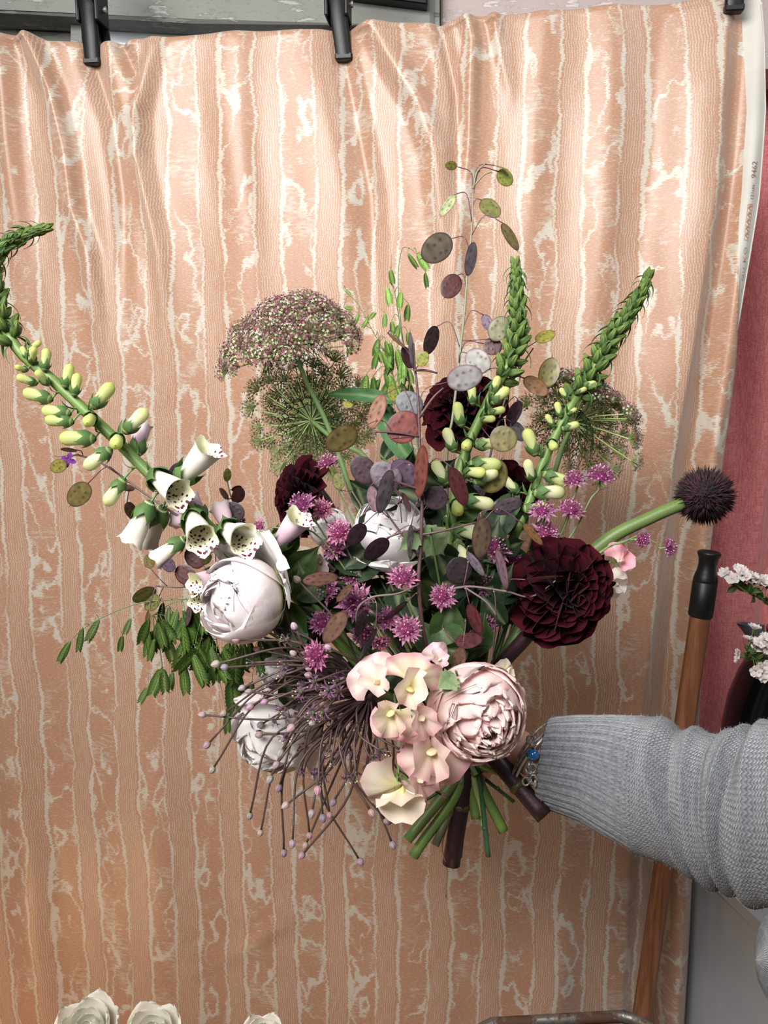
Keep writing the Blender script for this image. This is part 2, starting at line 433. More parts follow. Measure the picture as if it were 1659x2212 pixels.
# folds: polyline, amplitude by image row, left width, right width (m)
FOLDS = [
    ([(1568, -60), (1556, 100), (1535, 400), (1482, 750), (1440, 1000), (1385, 1450), (1360, 1700), (1330, 2300)], [(-60, .012), (200, .030), (800, .038), (1500, .032), (2300, .022)], .085, .018),
    ([(1640, -60), (1622, 300), (1592, 560), (1560, 800), (1515, 1100), (1488, 1500), (1470, 1800), (1445, 2300)], [(-60, .008), (400, .018), (1100, .024), (2300, .03)], .016, .02),
    ([(1600, 300), (1540, 700), (1480, 1100), (1440, 1500), (1410, 2000), (1395, 2300)], [(300, 0), (700, -.008), (1200, -.016), (2300, -.034)], .014, .014),
    ([(60, 60), (120, 200), (150, 330), (163, 450), (196, 545), (214, 680), (225, 900)], [(60, .02), (350, .016), (600, .012), (760, .002), (900, 0)], .022, .014),
    ([(5, 70), (20, 300), (40, 500), (50, 700)], [(60, .016), (300, .012), (700, 0)], .02, .02),
    ([(196, 130), (240, 260), (262, 420), (270, 700)], [(100, -.014), (300, -.011), (500, -.008), (760, 0)], .018, .018),
    ([(330, 110), (298, 250), (300, 340), (345, 560), (370, 900)], [(80, .004), (240, .013), (400, .009), (900, 0)], .012, .02),
    ([(255, 85), (285, 150), (300, 210)], [(80, -.012), (150, -.01), (215, 0)], .012, .012),
    ([(500, 40), (520, 300), (545, 700), (560, 1200)], [(40, .004), (300, .007), (800, .006), (1400, 0)], .05, .035),
    ([(740, 120), (760, 220), (800, 420), (815, 800)], [(60, -.012), (200, -.013), (500, -.009), (900, 0)], .03, .02),
    ([(800, 45), (838, 120), (905, 230), (940, 330), (965, 600), (930, 900)], [(45, .01), (200, .013), (400, .009), (700, .004), (1000, 0)], .022, .03),
    ([(1005, 30), (1020, 90), (1012, 300), (985, 600)], [(20, .010), (150, .008), (500, .004), (800, 0)], .012, .016),
    ([(950, 40), (985, 200), (1000, 500)], [(20, -.008), (200, -.007), (500, 0)], .012, .012),
    ([(1065, 25), (1075, 90), (1100, 200)], [(20, .008), (90, .005), (260, 0)], .01, .014),
    ([(1180, 15), (1150, 400), (1130, 800)], [(10, .004), (300, .006), (900, 0)], .03, .03),
    ([(1330, 10), (1310, 400), (1270, 800), (1230, 1400)], [(10, .005), (500, .009), (1500, .004)], .04, .03),
    ([(1430, 0), (1400, 400), (1350, 900)], [(0, -.006), (400, -.008), (1200, 0)], .03, .03),
    ([(640, 1900), (600, 2000), (520, 2060), (420, 2110)], [(1900, 0), (2000, .003), (2110, 0)], .03, .03),
    ([(30, 1250), (20, 1500), (60, 1800), (100, 2200)], [(1200, 0), (1500, .010), (2200, .012)], .05, .05),
    ([(330, 1100), (350, 1600), (400, 2212)], [(1000, 0), (1600, .006), (2300, .008)], .08, .08),
    ([(1230, 1900), (1180, 2212)], [(1700, 0), (2000, .010), (2300, .014)], .06, .06),
]
_F = []
for pts, amp, wl, wr in FOLDS:
    cx = pts[len(pts) // 2][0]
    q = sorted((PF(cx, y)[1], a) for y, a in amp)
    _F.append((zpoly(pts), [a for a, b in q], [b * (1.0 if cx > 1350 else (1.9 if cx > 290 else 1.45)) for a, b in q], wl * .9, wr * .9))
XL, ZB = PF(-330, 1000)[0], 0.03
def fabric_h(X, Z):
    h = 0.0045 * np.sin(X * 23 + 0.7 * np.sin(Z * 3)) * np.clip((2.2 - Z) * 0.9, 0.2, 1)
    h = h + 0.0012 * np.sin(X * 71 + Z * 9) * np.sin(Z * 13 + X * 5)
    for fx, za, aa, wl, wr in _F:
        d_ = X - fx(Z); w = np.where(d_ < 0, wl, wr)
        h = h + np.interp(Z, za, aa) * np.exp(-(d_ / w) ** 2)
    return h
X0 = PF(1150, 600)[0]
XR_REST = PF(1652, 240)[0] + 0.01
SELV = 0.030
ZT0, ZT1 = PF(1620, 430)[1], PF(1590, 860)[1]
def fabric_xz(u, z):
    """u: rest X of the cloth -> actual X (the right side is gathered inwards lower down)"""
    e = EDGE(z)
    f = np.clip((u - X0) / (XR_REST - X0), 0, None)
    X = np.where(u > X0, X0 + f * (e - X0), u)
    # lower down the plain selvedge is turned under
    w = np.clip((z - ZT1) / (ZT0 - ZT1), 0, 1); w = w * w * (3 - 2 * w)
    q = np.clip(u - (XR_REST - SELV), 0, None)
    return X + np.where(u > X0, (1 - w) * SELV * f - (1 - w) * q * 1.35, 0)
def fabric_pt(u, z, off=0.0):
    X = fabric_xz(u, z); h = fabric_h(X, z) + off
    w = np.clip((z - ZT1) / (ZT0 - ZT1), 0, 1); q = np.clip(u - (XR_REST - SELV), 0, None)
    h = h - (1 - w) * 0.008 * np.clip(q / 0.006, 0, 1)
    return np.stack([X + FN.x * h, FY0 + FSL * (X + 0.657) + FN.y * h, z + 0 * X], -1)

NU, NV = 430, 330
us = np.linspace(XL, XR_REST, NU)
rows = []; zs_rest = []
ztop = TOPZ(us)
for k in range(9):                                        # roll over the top, then hang a little behind
    a = PI * (1 - k / 8.0) * 0.95; r = 0.011
    base = fabric_pt(us, ztop - 0.004)
    nx, ny = FN.x, FN.y
    dz = r * math.sin(a); dn = r * math.cos(a) - r
    q = base.copy()
    q[:, 0] += nx * (-(r - r * math.cos(a))); q[:, 1] += ny * (-(r - r * math.cos(a)))
    q[:, 2] = ztop - 0.004 + dz - r
    rows.append(q); zs_rest.append(ztop + 0.035 * (1 - k / 8.0))
rows.insert(0, rows[0] - np.array([FN.x * .05, FN.y * .05, 0.05])); zs_rest.insert(0, ztop + 0.1)
for k in range(NV):
    f = k / (NV - 1)
    z = (ztop - 0.016) * (1 - f) + ZB * f
    rows.append(fabric_pt(us, z)); zs_rest.append(z)
V = np.array(rows); NR = V.shape[0]
me = bpy.data.meshes.new('fabric_backdrop')
idx = np.arange(NR * NU).reshape(NR, NU)
F_ = np.stack([idx[:-1, :-1], idx[1:, :-1], idx[1:, 1:], idx[:-1, 1:]], -1).reshape(-1, 4)
me.from_pydata(V.reshape(-1, 3).tolist(), [], F_.tolist())
uvl = me.uv_layers.new(name='UVMap')
li = np.empty(len(me.loops), dtype=np.int32); me.loops.foreach_get('vertex_index', li)
UVs = np.stack([np.broadcast_to(us, (NR, NU)), np.array([np.broadcast_to(z, (NU,)) for z in zs_rest])], -1).reshape(-1, 2) + np.array([2.013, 1.0])
uvl.data.foreach_set('uv', UVs[li].astype(np.float32).ravel())
me.polygons.foreach_set('use_smooth', [True] * len(me.polygons))
SELV = 0.030                                              # white selvedge along the right edge
M_SELV = plain('selvedge_cotton', (190, 186, 178), 0.7, 0.2, var=0.04, bump=0.2, bscale=700, bdist=0.0008)
me.materials.append(M_MOIRE); me.materials.append(M_SELV)
pu = (us[:-1] + us[1:]) / 2 > XR_REST - SELV
me.polygons.foreach_set('material_index', np.broadcast_to(pu, (NR - 1, NU - 1)).astype(np.int32).ravel())
bd = thing('fabric_backdrop', (0, 1.36, 0.03), 'peach and cream moire printed fabric hung as backdrop behind the bouquet', 'fabric')
put('cloth', me, bd)
bd.children[0]['label'] = 'peach and cream moire cloth with a plain white selvedge'
# hem line ridge of the selvedge
mb = MB()
zz = np.linspace(float(TOPZ(0.55)) - 0.02, 0.1, 160)
pp = fabric_pt(np.full(160, XR_REST - 0.0015), zz, 0.0006)
tube(mb, [Vector(p) for p in pp], 0.0011, 5, 320, lin((238, 234, 226)))
put('selvedge_hem', mb.mesh('selvedge_hem', M_SELV), bd)
# printing on the selvedge
M_INK = plain('selvedge_ink', (150, 128, 122), 0.8, 0.1)
M_INK2 = plain('selvedge_ink_orange', (176, 116, 92), 0.8, 0.1)
def selv_map(mesh, s0, z0):
    """text x runs up the cloth, text y runs to the left"""
    for v in mesh.vertices:
        p = fabric_pt(np.array([s0 - v.co.y]), np.array([z0 + v.co.x]), 0.0007)[0]
        v.co = p
def selv_text(txt, size, s0, z0, mat, name):
    cu = bpy.data.curves.new(name, 'FONT'); cu.body = txt; cu.size = size; cu.resolution_u = 3
    o = bpy.data.objects.new(name, cu); COL.objects.link(o)
    bpy.context.view_layer.update()
    dg = bpy.context.evaluated_depsgraph_get()
    m_ = bpy.data.meshes.new_from_object(o.evaluated_get(dg))
    bpy.data.objects.remove(o); bpy.data.curves.remove(cu)
    m_.materials.clear(); m_.materials.append(mat)
    selv_map(m_, s0, z0)
    return put(name, m_, bd)
zat = lambda py: PF(1625, py)[1]
selv_text('9462', 0.0128, XR_REST - 0.011, zat(391), M_INK, 'printed_number')
selv_text('121cm:', 0.0084, XR_REST - 0.0125, zat(437), M_INK, 'printed_width')
def strokes(name, polys, s0, z0, w, mat):
    m2 = MB()
    for pl in polys:
        for a, b in zip(pl[:-1], pl[1:]):
            a = Vector((a[0], a[1], 0)); b = Vector((b[0], b[1], 0)); dd = (b - a)
            if dd.length < 1e-7: continue
            nn = Vector((-dd.y, dd.x, 0)).normalized() * w / 2
            for k in range(2):
                p, q = a.lerp(b, k / 2), a.lerp(b, (k + 1) / 2)
                m2.add([p + nn, q + nn, q - nn, p - nn], [(0, 1, 2, 3)], (1, 1, 1, 1))
    me_ = m2.mesh(name, mat, False); selv_map(me_, s0, z0); return put(name, me_, bd)
H = 0.0085; Lb = zat(446) - zat(522)
rr = [(0, 0), (Lb, 0), (Lb, H), (0, H), (0, 0)]
strokes('printed_logo_border', [rr], XR_REST - 0.0125, zat(522), 0.0005, M_INK2)
gl = []
for k in range(5):
    x0 = Lb * (0.06 + 0.19 * k)
    gl += [[(x0, H * .15), (x0 + .004, H * .85), (x0 + .0075, H * .2)], [(x0 + .002, H * .5), (x0 + .0085, H * .75)], [(x0 + .005, H * .2), (x0 + .0095, H * .45)]]
strokes('printed_logo', gl, XR_REST - 0.0125, zat(522), 0.0011, M_INK2)
circ = [(.0045 + .0045 * math.cos(a), .0045 + .0045 * math.sin(a)) for a in [i * PI / 6 for i in range(13)]]
strokes('printed_care_symbol', [circ, [(.003, .003), (.006, .006)]], XR_REST - 0.011, zat(551), 0.0006, M_INK)
strokes('printed_care_symbol', [[(0, 0), (.009, .009)], [(0, .009), (.009, 0)], [(.002, .0005), (.002, .0085)]], XR_REST - 0.011, zat(570), 0.0006, M_INK)
strokes('printed_care_symbol', [[(0, .008), (0, .001), (.006, .001), (.006, .008)]], XR_REST - 0.011, zat(590), 0.0005, M_INK)
strokes('printed_care_symbol', [[(0, .008), (0, .001), (.008, .001), (.008, .008), (0, .008), (.004, .003), (.008, .008)]], XR_REST - 0.011, zat(607), 0.0005, M_INK)
strokes('printed_care_symbol', [[(0, .002), (.008, .002)], [(0, .005), (.006, .005)]], XR_REST - 0.011, zat(634), 0.0007, M_INK)

# ------------------------------------------------------------------ clamps on the top edge
def sweep_rect(mb, pts, widths, thick, side, col=(1, 1, 1, 1), n=24):
    p = catmull(pts, n); vs = []; fs = []
    for i in range(n):
        tg = (p[min(i + 1, n - 1)] - p[max(i - 1, 0)]).normalized()
        nn = tg.cross(side).normalized()
        u = i / (n - 1) * (len(widths) - 1); k = min(int(u), len(widths) - 2)
        w = (widths[k] + (widths[k + 1] - widths[k]) * (u - k)) / 2; b = min(w, thick) * 0.25
        for a, c in ((-w + b, -thick / 2), (w - b, -thick / 2), (w, -thick / 2 + b), (w, thick / 2 - b), (w - b, thick / 2), (-w + b, thick / 2), (-w, thick / 2 - b), (-w, -thick / 2 + b)):
            vs.append(p[i] + side * a + nn * c)
    for i in range(n - 1):
        for k in range(8):
            b = (k + 1) % 8
            fs.append((i * 8 + k, i * 8 + b, (i + 1) * 8 + b, (i + 1) * 8 + k))
    fs += [tuple(range(8))[::-1], tuple((n - 1) * 8 + i for i in range(8))]
    mb.add(vs, fs, col)
def clamp(px, py_tip, lean, label, ear):
    X, Z = PF(px, py_tip)
    base = Vector(fabric_pt(np.array([X]), np.array([Z]))[0])
    n_ = FN; side = Vector((1, FSL, 0)).normalized(); up = Vector((0, 0, 1))
    root = thing('spring_clamp', base, label, 'clamp', 'black clamps holding the fabric')
    A = lambda s, f, z: base + side * (s + lean * z) + n_ * f + up * z
    mb = MB()
    sweep_rect(mb, [A(0, .009, 0.004), A(0, .012, .03), A(0, .016, .06), A(0.001, .022, .085), A(-.004, .030, .105), A(-.006, .046, .15), A(-.006, .064, .20)], [.026, .0265, .028, .028, .025, .023, .024], .014, side, n=36)
    put('front_jaw', mb.mesh('front_jaw', M_BLACK, True), root)
    mb = MB()
    sweep_rect(mb, [A(0, -.028, 0.01), A(0, -.030, .05), A(0, -.018, .085), A(0, -.024, .12), A(0, -.06, .2)], [.026, .028, .028, .026, .024], .013, side, n=30)
    put('rear_jaw', mb.mesh('rear_jaw', M_BLACK, True), root)
    mb = MB(); box(mb, (0, 0, 0), .0285, .017, .011, (1, 1, 1, 1), frame(A(0, .008, .006), up, side), 0.002)
    put('jaw_pad', mb.mesh('jaw_pad', M_BLACK, False), root)
    for sg in (-1, 1):
        mb = MB(); box(mb, (0, 0, 0), .006, .044, .05, (1, 1, 1, 1), frame(A(sg * .0165, .006, .088), up, side, roll=0), 0.002)
        put('pivot_ear', mb.mesh('pivot_ear', M_BLACK, False), root)
    mb = MB(); tube(mb, [A(-.022, .004, .088), A(.022, .004, .088)], .0035, 12, 2)
    tube(mb, [A(.0215, .004, .088), A(.0245, .004, .088)], .0052, 6, 2)
    put('pivot_pin', mb.mesh('pivot_pin', M_STEEL), root)
    mb = MB(); hel = [A(-.012 + .024 * i / 60, .004 + .007 * math.cos(i * 0.7), .088 + .007 * math.sin(i * 0.7)) for i in range(61)]
    tube(mb, hel, .0012, 5, 180); put('spring', mb.mesh('spring', M_STEEL), root)
clamp(194, 136, 0.03, 'black plastic spring clamp at the far left of the fabric top', 1)
clamp(741, 124, -0.12, 'black plastic spring clamp on the middle of the fabric top', 1)
clamp(1606, 42, -0.02, 'black plastic clamp at the right end of the fabric top, mostly cut off', 1)

# ------------------------------------------------------------------ red curtain behind
t = NT('red_linen'); o_ = t.obj(); w = t.n('ShaderNodeMapping'); w.inputs['Scale'].default_value = (300, 300, 40); t.link(o_, w.inputs[0])
w2 = t.n('ShaderNodeMapping'); w2.inputs['Scale'].default_value = (40, 300, 400); t.link(o_, w2.inputs[0])
hh = t.m('ADD', t.noise(w.outputs[0], 1, 2), t.noise(w2.outputs[0], 1, 2))
cr = t.noise(o_, 16, 5, 0.6)
M_RED = t.done(t.bsdf(t.mix(t.step(hh, .7, 1.3), lin((206, 112, 114)), lin((230, 146, 144))), 0.85, 0.15, t.bump(t.m('ADD', t.m('MULTIPLY', hh, 0.1), cr), 0.5, 0.012), sheen=0.3))
CX0, CX1, CZ0, CZ1, CN, CM = 0.30, 1.5, 0.66, 2.5, 200, 100
vs = []; fs = []
for j in range(CM + 1):
    z = CZ0 + (CZ1 - CZ0) * j / CM
    for i in range(CN + 1):
        x = CX0 + (CX1 - CX0) * i / CN
        g = 0.028 * math.sin(x * 34 + 0.8 * math.sin(z * 2.1)) + 0.02 * math.sin(x * 15 - z * 1.3 + 1.0) + 0.008 * math.sin(x * 70 + z * 5)
        vs.append(Vector((x, 1.80 + g, z)))
fs = [(j * (CN + 1) + i, j * (CN + 1) + i + 1, (j + 1) * (CN + 1) + i + 1, (j + 1) * (CN + 1) + i) for j in range(CM) for i in range(CN)]
mb = MB(); mb.add(vs, fs, (1, 1, 1, 1))
tag(put('curtain', mb.mesh('curtain', M_RED)), 'dusty red linen curtain hanging behind the right edge of the backdrop', 'curtain')

# ------------------------------------------------------------------ white cabinet, jug, pole, tub
M_WHITE = plain('white_cabinet_paint', (176, 178, 180), 0.5, 0.4, var=0.03, bump=0.08, bscale=60)
cab = thing('cabinet', (0.85, 1.3, 0), 'white painted cabinet at the lower right under the sleeve', 'cabinet')
CA = lambda x, y: Vector((0.587 - 0.23 * (y - 1.28) + x, y, 0))
def cab_board(name, x0, x1, y0, y1, z0, z1):
    mb = MB(); v = []
    for z in (z0, z1):
        v += [CA(x0, y0) + Vector((0, 0, z)), CA(x1, y0) + Vector((0, 0, z)), CA(x1, y1) + Vector((0, 0, z)), CA(x0, y1) + Vector((0, 0, z))]
    mb.add(v, [(0, 3, 2, 1), (4, 5, 6, 7), (0, 1, 5, 4), (1, 2, 6, 5), (2, 3, 7, 6), (3, 0, 4, 7)], (1, 1, 1, 1))
    return put(name, mb.mesh(name, M_WHITE, False), cab)
cab_board('side_panel', 0.006, 0.6, 0.72, 1.98, 0.0, 0.617)
cab_board('cabinet_top', 0.0, 0.61, 0.70, 1.98, 0.617, 0.637)
for k in range(2):
    cab_board('door', 0.02 + 0.29 * k, 0.30 + 0.29 * k, 0.705, 0.72, 0.05, 0.6)

M_GLOSS = plain('black_enamel', (14, 14, 17), 0.14, 0.6, var=0.05, coat=0.5)
M_PEWTER = plain('grey_enamel', (96, 98, 102), 0.3, 0.5)
jc = Vector((0.845, 1.46, 0.638))
jug = thing('jug', jc, 'glossy black tall jug with a spout on the white cabinet', 'jug')
mb = MB()
pr = [(0.0, .002), (.118, .002), (.13, .01), (.145, .05), (.156, .12), (.156, .18), (.148, .24), (.132, .295), (.112, .335), (.094, .36), (.085, .375), (.087, .392), (.080, .392), (.078, .375), (.09, .35)]
lathe(mb, pr, 56, (1, 1, 1, 1), M=Matrix.Translation(jc)); put('body', mb.mesh('jug_body', M_GLOSS), jug)
mb = MB()
lathe(mb, [(.078, .388), (.07, .41), (.05, .428), (.024, .436), (.012, .44), (.012, .452), (.016, .458), (0.0, .462)], 40, (1, 1, 1, 1), M=Matrix.Translation(jc))
put('lid', mb.mesh('jug_lid', M_GLOSS), jug)
mb = MB()
def spout_pt(s_, t_, k=1.0):
    a_ = PI + t_ * 0.55 * (1 - 0.45 * s_)
    r_ = .094 + .062 * s_ ** 1.2 * (1 - abs(t_) ** 1.7) - (1 - k) * .004
    return jc + Vector((r_ * math.cos(a_), r_ * math.sin(a_), .325 + .085 * s_ - .012 * t_ * t_))
grid(mb, lambda s_, t_: spout_pt(s_, t_), 10, 14, lambda s_, t_: (1, 1, 1, 1))
grid(mb, lambda s_, t_: spout_pt(s_, t_, 0.0), 10, 14, lambda s_, t_: (1, 1, 1, 1))
put('spout', mb.mesh('jug_spout', M_PEWTER), jug)
mb = MB(); tube(mb, [jc + Vector(v) for v in ((.09, 0, .36), (.19, .0, .34), (.22, 0, .22), (.15, 0, .1))], [.012, .011, .011, .012], 12, 30)
put('handle', mb.mesh('jug_handle', M_GLOSS), jug)

def wood(name, c1, c2):
    t = NT(name); o = t.obj(); mp = t.n('ShaderNodeMapping'); mp.inputs['Scale'].default_value = (60, 60, 3); t.link(o, mp.inputs[0])
    n1 = t.noise(mp.outputs[0], 2.0, 6, 0.6)
    return t.done(t.bsdf(t.mix(t.step(n1, .35, .65), lin(c1), lin(c2)), 0.45, 0.4, t.bump(n1, .2, .002)))
M_WOOD = wood('pole_wood', (140, 92, 64), (108, 66, 42))
def front_of_fabric(px, py, off):
    X, Z = PF(px, py); return Vector((X, FY0 + FSL * (X + .657), Z)) + FN * off
pt0 = front_of_fabric(1514, 1178, .05); pt1 = front_of_fabric(1372, 2100, .075)
ax = (pt1 - pt0).normalized(); endp = pt0 + ax * ((pt0.z - 0.012) / -ax.z)
pole = thing('wooden_pole', endp, 'round wooden pole with a black rubber cap leaning against the backdrop', 'pole')
mb = MB(); tube(mb, [pt0 + ax * 0.09, endp], .0165, 24, 40, (1, 1, 1, 1)); put('shaft', mb.mesh('pole_shaft', M_WOOD), pole)
mb = MB()
lathe(mb, [(0.0, .004), (.012, .003), (.0165, .0), (.0185, .002), (.0185, .005), (.0155, .012), (.0145, .022), (.0155, .032), (.0185, .042), (.0195, .048), (.0195, .05), (.0192, .0505), (.0192, .052), (.0197, .0525), (.0197, .108), (.0185, .1105), (.0165, .1105)], 32, (1, 1, 1, 1), M=frame(pt0, ax))
put('rubber_cap', mb.mesh('pole_cap', M_BLACK), pole)

t = NT('rusty_zinc'); o_ = t.obj(); n1 = t.noise(o_, 34, 8, .65); n2 = t.noise(o_, 9, 5)
rf = t.step(t.m('ADD', t.m('MULTIPLY', n1, .6), t.m('MULTIPLY', n2, .5)), .48, .58)
bs = t.n('ShaderNodeBsdfPrincipled'); t.link(t.mix(rf, lin((140, 136, 128)), lin((84, 56, 40))), bs.inputs['Base Color'])
t.link(t.m('SUBTRACT', .75, t.m('MULTIPLY', rf, .7)), bs.inputs['Metallic']); t.link(t.m('MULTIPLY_ADD', rf, .4, .38), bs.inputs['Roughness'])
t.link(t.bump(n1, .4, .003), bs.inputs['Normal']); M_RUST = t.done(bs.outputs[0])
tc = PY(1262, 2290, 1.08); tc = Vector((tc.x, tc.y, 0))
TZ = 0.392
def rrect(hx, hy, r, n=10):
    out = []
    for cx, cy, a0 in ((hx - r, hy - r, 0), (-hx + r, hy - r, PI / 2), (-hx + r, -hy + r, PI), (hx - r, -hy + r, 1.5 * PI)):
        for k in range(n): a = a0 + PI / 2 * k / (n - 1); out.append((cx + r * math.cos(a), cy + r * math.sin(a)))
    return out
tub = thing('metal_tub', tc, 'rusty galvanised metal tub at the bottom edge, only its rim showing', 'tub')
rz = Matrix.Translation(tc) @ Matrix.Rotation(math.radians(4), 4, 'Z')
def loft(name, rings, mat, parent):
    mb = MB(); vs = []; n = None
    for hx, hy, r, z in rings:
        q = rrect(hx, hy, r); n = len(q); vs += [rz @ Vector((x, y, z)) for x, y in q]
    fs = [(i * n + k, i * n + (k + 1) % n, (i + 1) * n + (k + 1) % n, (i + 1) * n + k) for i in range(len(rings) - 1) for k in range(n)]
    mb.add(vs, fs, (1, 1, 1, 1)); return put(name, mb.mesh(name, mat), parent)
hx, hy = .165, .135
loft('tub_body', [(.02, .02, .01, .004), (hx - .03, hy - .03, .05, .002), (hx - .02, hy - .02, .05, .02), (hx, hy, .06, TZ - .008), (hx - .004, hy - .004, .06, TZ - .008), (hx - .026, hy - .026, .05, .024), (.02, .02, .01, .02)], M_RUST, tub)
ring = [rz @ Vector((x, y, TZ)) for x, y in rrect(hx + .004, hy + .004, .064)]; ring.append(ring[0])
mb = MB(); tube(mb, ring, .0095, 10, 200, cap=False); put('rim', mb.mesh('tub_rim', M_RUST), tub)
ring = [rz @ Vector((x, y, TZ - .02)) for x, y in rrect(hx - .016, hy - .016, .05)]; ring.append(ring[0])
mb = MB(); tube(mb, ring, .004, 8, 160, cap=False); put('inner_bead', mb.mesh('tub_bead', M_RUST), tub)
# ------------------------------------------------------------------ bouquet: shared pieces
BD = 0.95
BIND = P(1012, 1640, BD)
def stem_to_bind(pts, end=None, j=0.012, bias=0.0):
    """finish a stem path: through the hand, then to its cut end"""
    off = Vector((rnd.uniform(-j, j), rnd.uniform(-j, j), rnd.uniform(-.01, .01)))
    b = BIND + off
    last = pts[-1]
    v = b - last
    mid = last.lerp(b, 0.55) + Vector((0, 0.02, -0.012 * (abs(v.x) > 0.05)))
    e = end if end is not None else b + (b - mid).normalized() * 0.012
    return list(pts) + [mid, b, e]
G_STEM, G_DARK, G_MID = lin((96, 120, 60)), lin((44, 66, 36)), lin((72, 98, 48))

# generic petal: grows along +Z, width along Y, outside towards +X
def petal_mesh(name, W, shape, cup, bend, ruffle, tipcol, basecol, mat, nu=8, nv=6, edgecol=None, seed=0, freq=9, vein=0.0, bend_pow=1.0):
    mb = MB(); n = 40; ang = 0.0; cx = cz = 0.0; path = [(0, 0, 0)]
    for i in range(n):
        ang = bend * ((i + 0.5) / n) ** bend_pow
        cx += -math.sin(ang) / n; cz += math.cos(ang) / n; path.append((cx, cz, ang))
    def fn(s, t):
        f = s * n; k = min(int(f), n - 1); u = f - k
        x = path[k][0] * (1 - u) + path[k + 1][0] * u; z = path[k][1] * (1 - u) + path[k + 1][1] * u; a = path[k][2] * (1 - u) + path[k + 1][2] * u
        w = shape(s) * W
        d = -cup * t * t * w + ruffle * s * s * (0.4 + 0.6 * abs(t)) * math.sin(freq * t + 5 * s + seed)
        return Vector((x + d * math.cos(a), t * w, z + d * math.sin(a)))
    def cf(s, t):
        c = mixc(basecol, tipcol, s)
        if edgecol is not None:
            e = max(smooth(0.72, 1.0, s), smooth(0.75, 1.0, abs(t)) * s)
            c = mixc(c, edgecol, e)
        if vein:
            q = 1 - vein * (0.5 + 0.5 * math.sin(t * 17 + seed)); c = (c[0] * q, c[1] * q, c[2] * q, 1)
        return c
    grid(mb, fn, nu, nv, cf)
    return mb.mesh(name, mat)
rounded = lambda s: (0.16 + 0.84 * math.sin(PI * min(1, s * 0.9 + 0.02)) ** 0.75) * math.sqrt(max(0.0, 1 - smooth(0.7, 1.0, s) ** 2 * 0.98)) if s < 0.999 else 0.06
lance = lambda s: max(0.015, math.sin(PI * min(1, s ** 0.75)) ** 0.9 if s < 1 else 0)
pointed = lambda s: max(0.02, (0.25 + 0.75 * math.sin(PI * s ** 0.85 * 0.93)) * (1 - smooth(0.55, 1.0, s) * 0.97))

# ---------------------------------------------- leaves
LEAF = {}
def leaf_mesh(name, W, c1, c2, shape=pointed, bend=-0.5, cup=0.35, ser=0.0):
    mb = MB(); nu, nv = 14, 6
    def fn(s, t):
        w = W * shape(s) * (1 + (ser * (0.5 - (s * 9 % 1)) if abs(t) > 0.9 else 0))
        a = bend * s
        x = -bend * 0.5 * s * s
        z = s * (1 - 0.08 * bend * bend * s)
        return Vector((x - cup * abs(t) * w + 0.01 * math.sin(s * 20 + t * 3), t * w, z))
    def cf(s, t):
        c = mixc(c1, c2, abs(t) * 0.7 + 0.1 * math.sin(s * 40 - abs(t) * 8))
        return mixc(c, (0.30, 0.36, 0.18, 1), 0.35 * (1 - smooth(0.0, 0.12, abs(t))))
    grid(mb, fn, nu, nv, cf)
    return mb.mesh(name, M_LEAF)
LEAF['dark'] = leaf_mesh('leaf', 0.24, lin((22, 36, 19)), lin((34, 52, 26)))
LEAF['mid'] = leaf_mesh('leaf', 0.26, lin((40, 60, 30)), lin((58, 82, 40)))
LEAF['serr'] = leaf_mesh('leaf', 0.30, lin((104, 128, 84)), lin((146, 156, 120)), ser=0.35)
LEAF['blade'] = leaf_mesh('leaf', 0.07, lin((64, 104, 58)), lin((52, 88, 52)), shape=lambda s: max(0.03, math.sin(PI * min(1, 0.12 + 0.88 * s)) ** 0.6), bend=-0.9, cup=0.3)

# ---------------------------------------------- peony
def shell_petal(mb, R, b0, b1, hw, ruffle, flare, basecol, tipcol, edgecol, seed, nu=12, nv=10, notch=0.0, sq=1.0):
    r_ = random.Random(seed)
    ph = [r_.uniform(0, 6.3) for _ in range(4)]
    def fn(q_, t):
        s = 1 - (1 - q_) ** 1.6
        w = hw * (0.30 + 0.70 * math.sin(PI * min(0.5, s * 0.8))) * (math.sqrt(max(0.0, 1 - ((s - .58) / .42) ** 2)) * .97 + .03 if s > .58 else 1.0)
        wav = ruffle * s ** 2 * (math.sin(5 * t + ph[0]) + 0.6 * math.sin(11 * t + ph[1]) + 0.35 * math.sin(19 * t + ph[2]))
        be = b0 + (b1 - b0) * s * (1 - 0.10 * t * t - notch * (s ** 3) * max(0, 1 - abs(t) * 4) + 0.02 * s * math.sin(23 * t + ph[3]) + 0.015 * s * math.sin(9 * t + ph[1]))
        rr_ = R * (1 + flare * s ** 4 + wav + 0.02 * math.sin(3 * s + ph[2]))
        al = t * w / max(0.35, math.sin(min(be, PI - 0.3)))
        return Vector((rr_ * math.sin(be) * math.cos(al), rr_ * math.sin(be) * math.sin(al), -rr_ * math.cos(be) * sq))
    def cf(s, t):
        c = mixc(basecol, tipcol, smooth(0.0, 0.5, s))
        c = mixc(c, edgecol, max(smooth(0.8, 1, s), smooth(0.8, 1.0, abs(t)) * 0.6 * s))
        q = 1 - 0.05 * (0.5 + 0.5 * math.sin(t * 26 + 3 * math.sin(s * 5 + ph[0])))
        return (c[0] * q, c[1] * q, c[2] * q, 1)
    grid(mb, fn, nu, nv, cf)

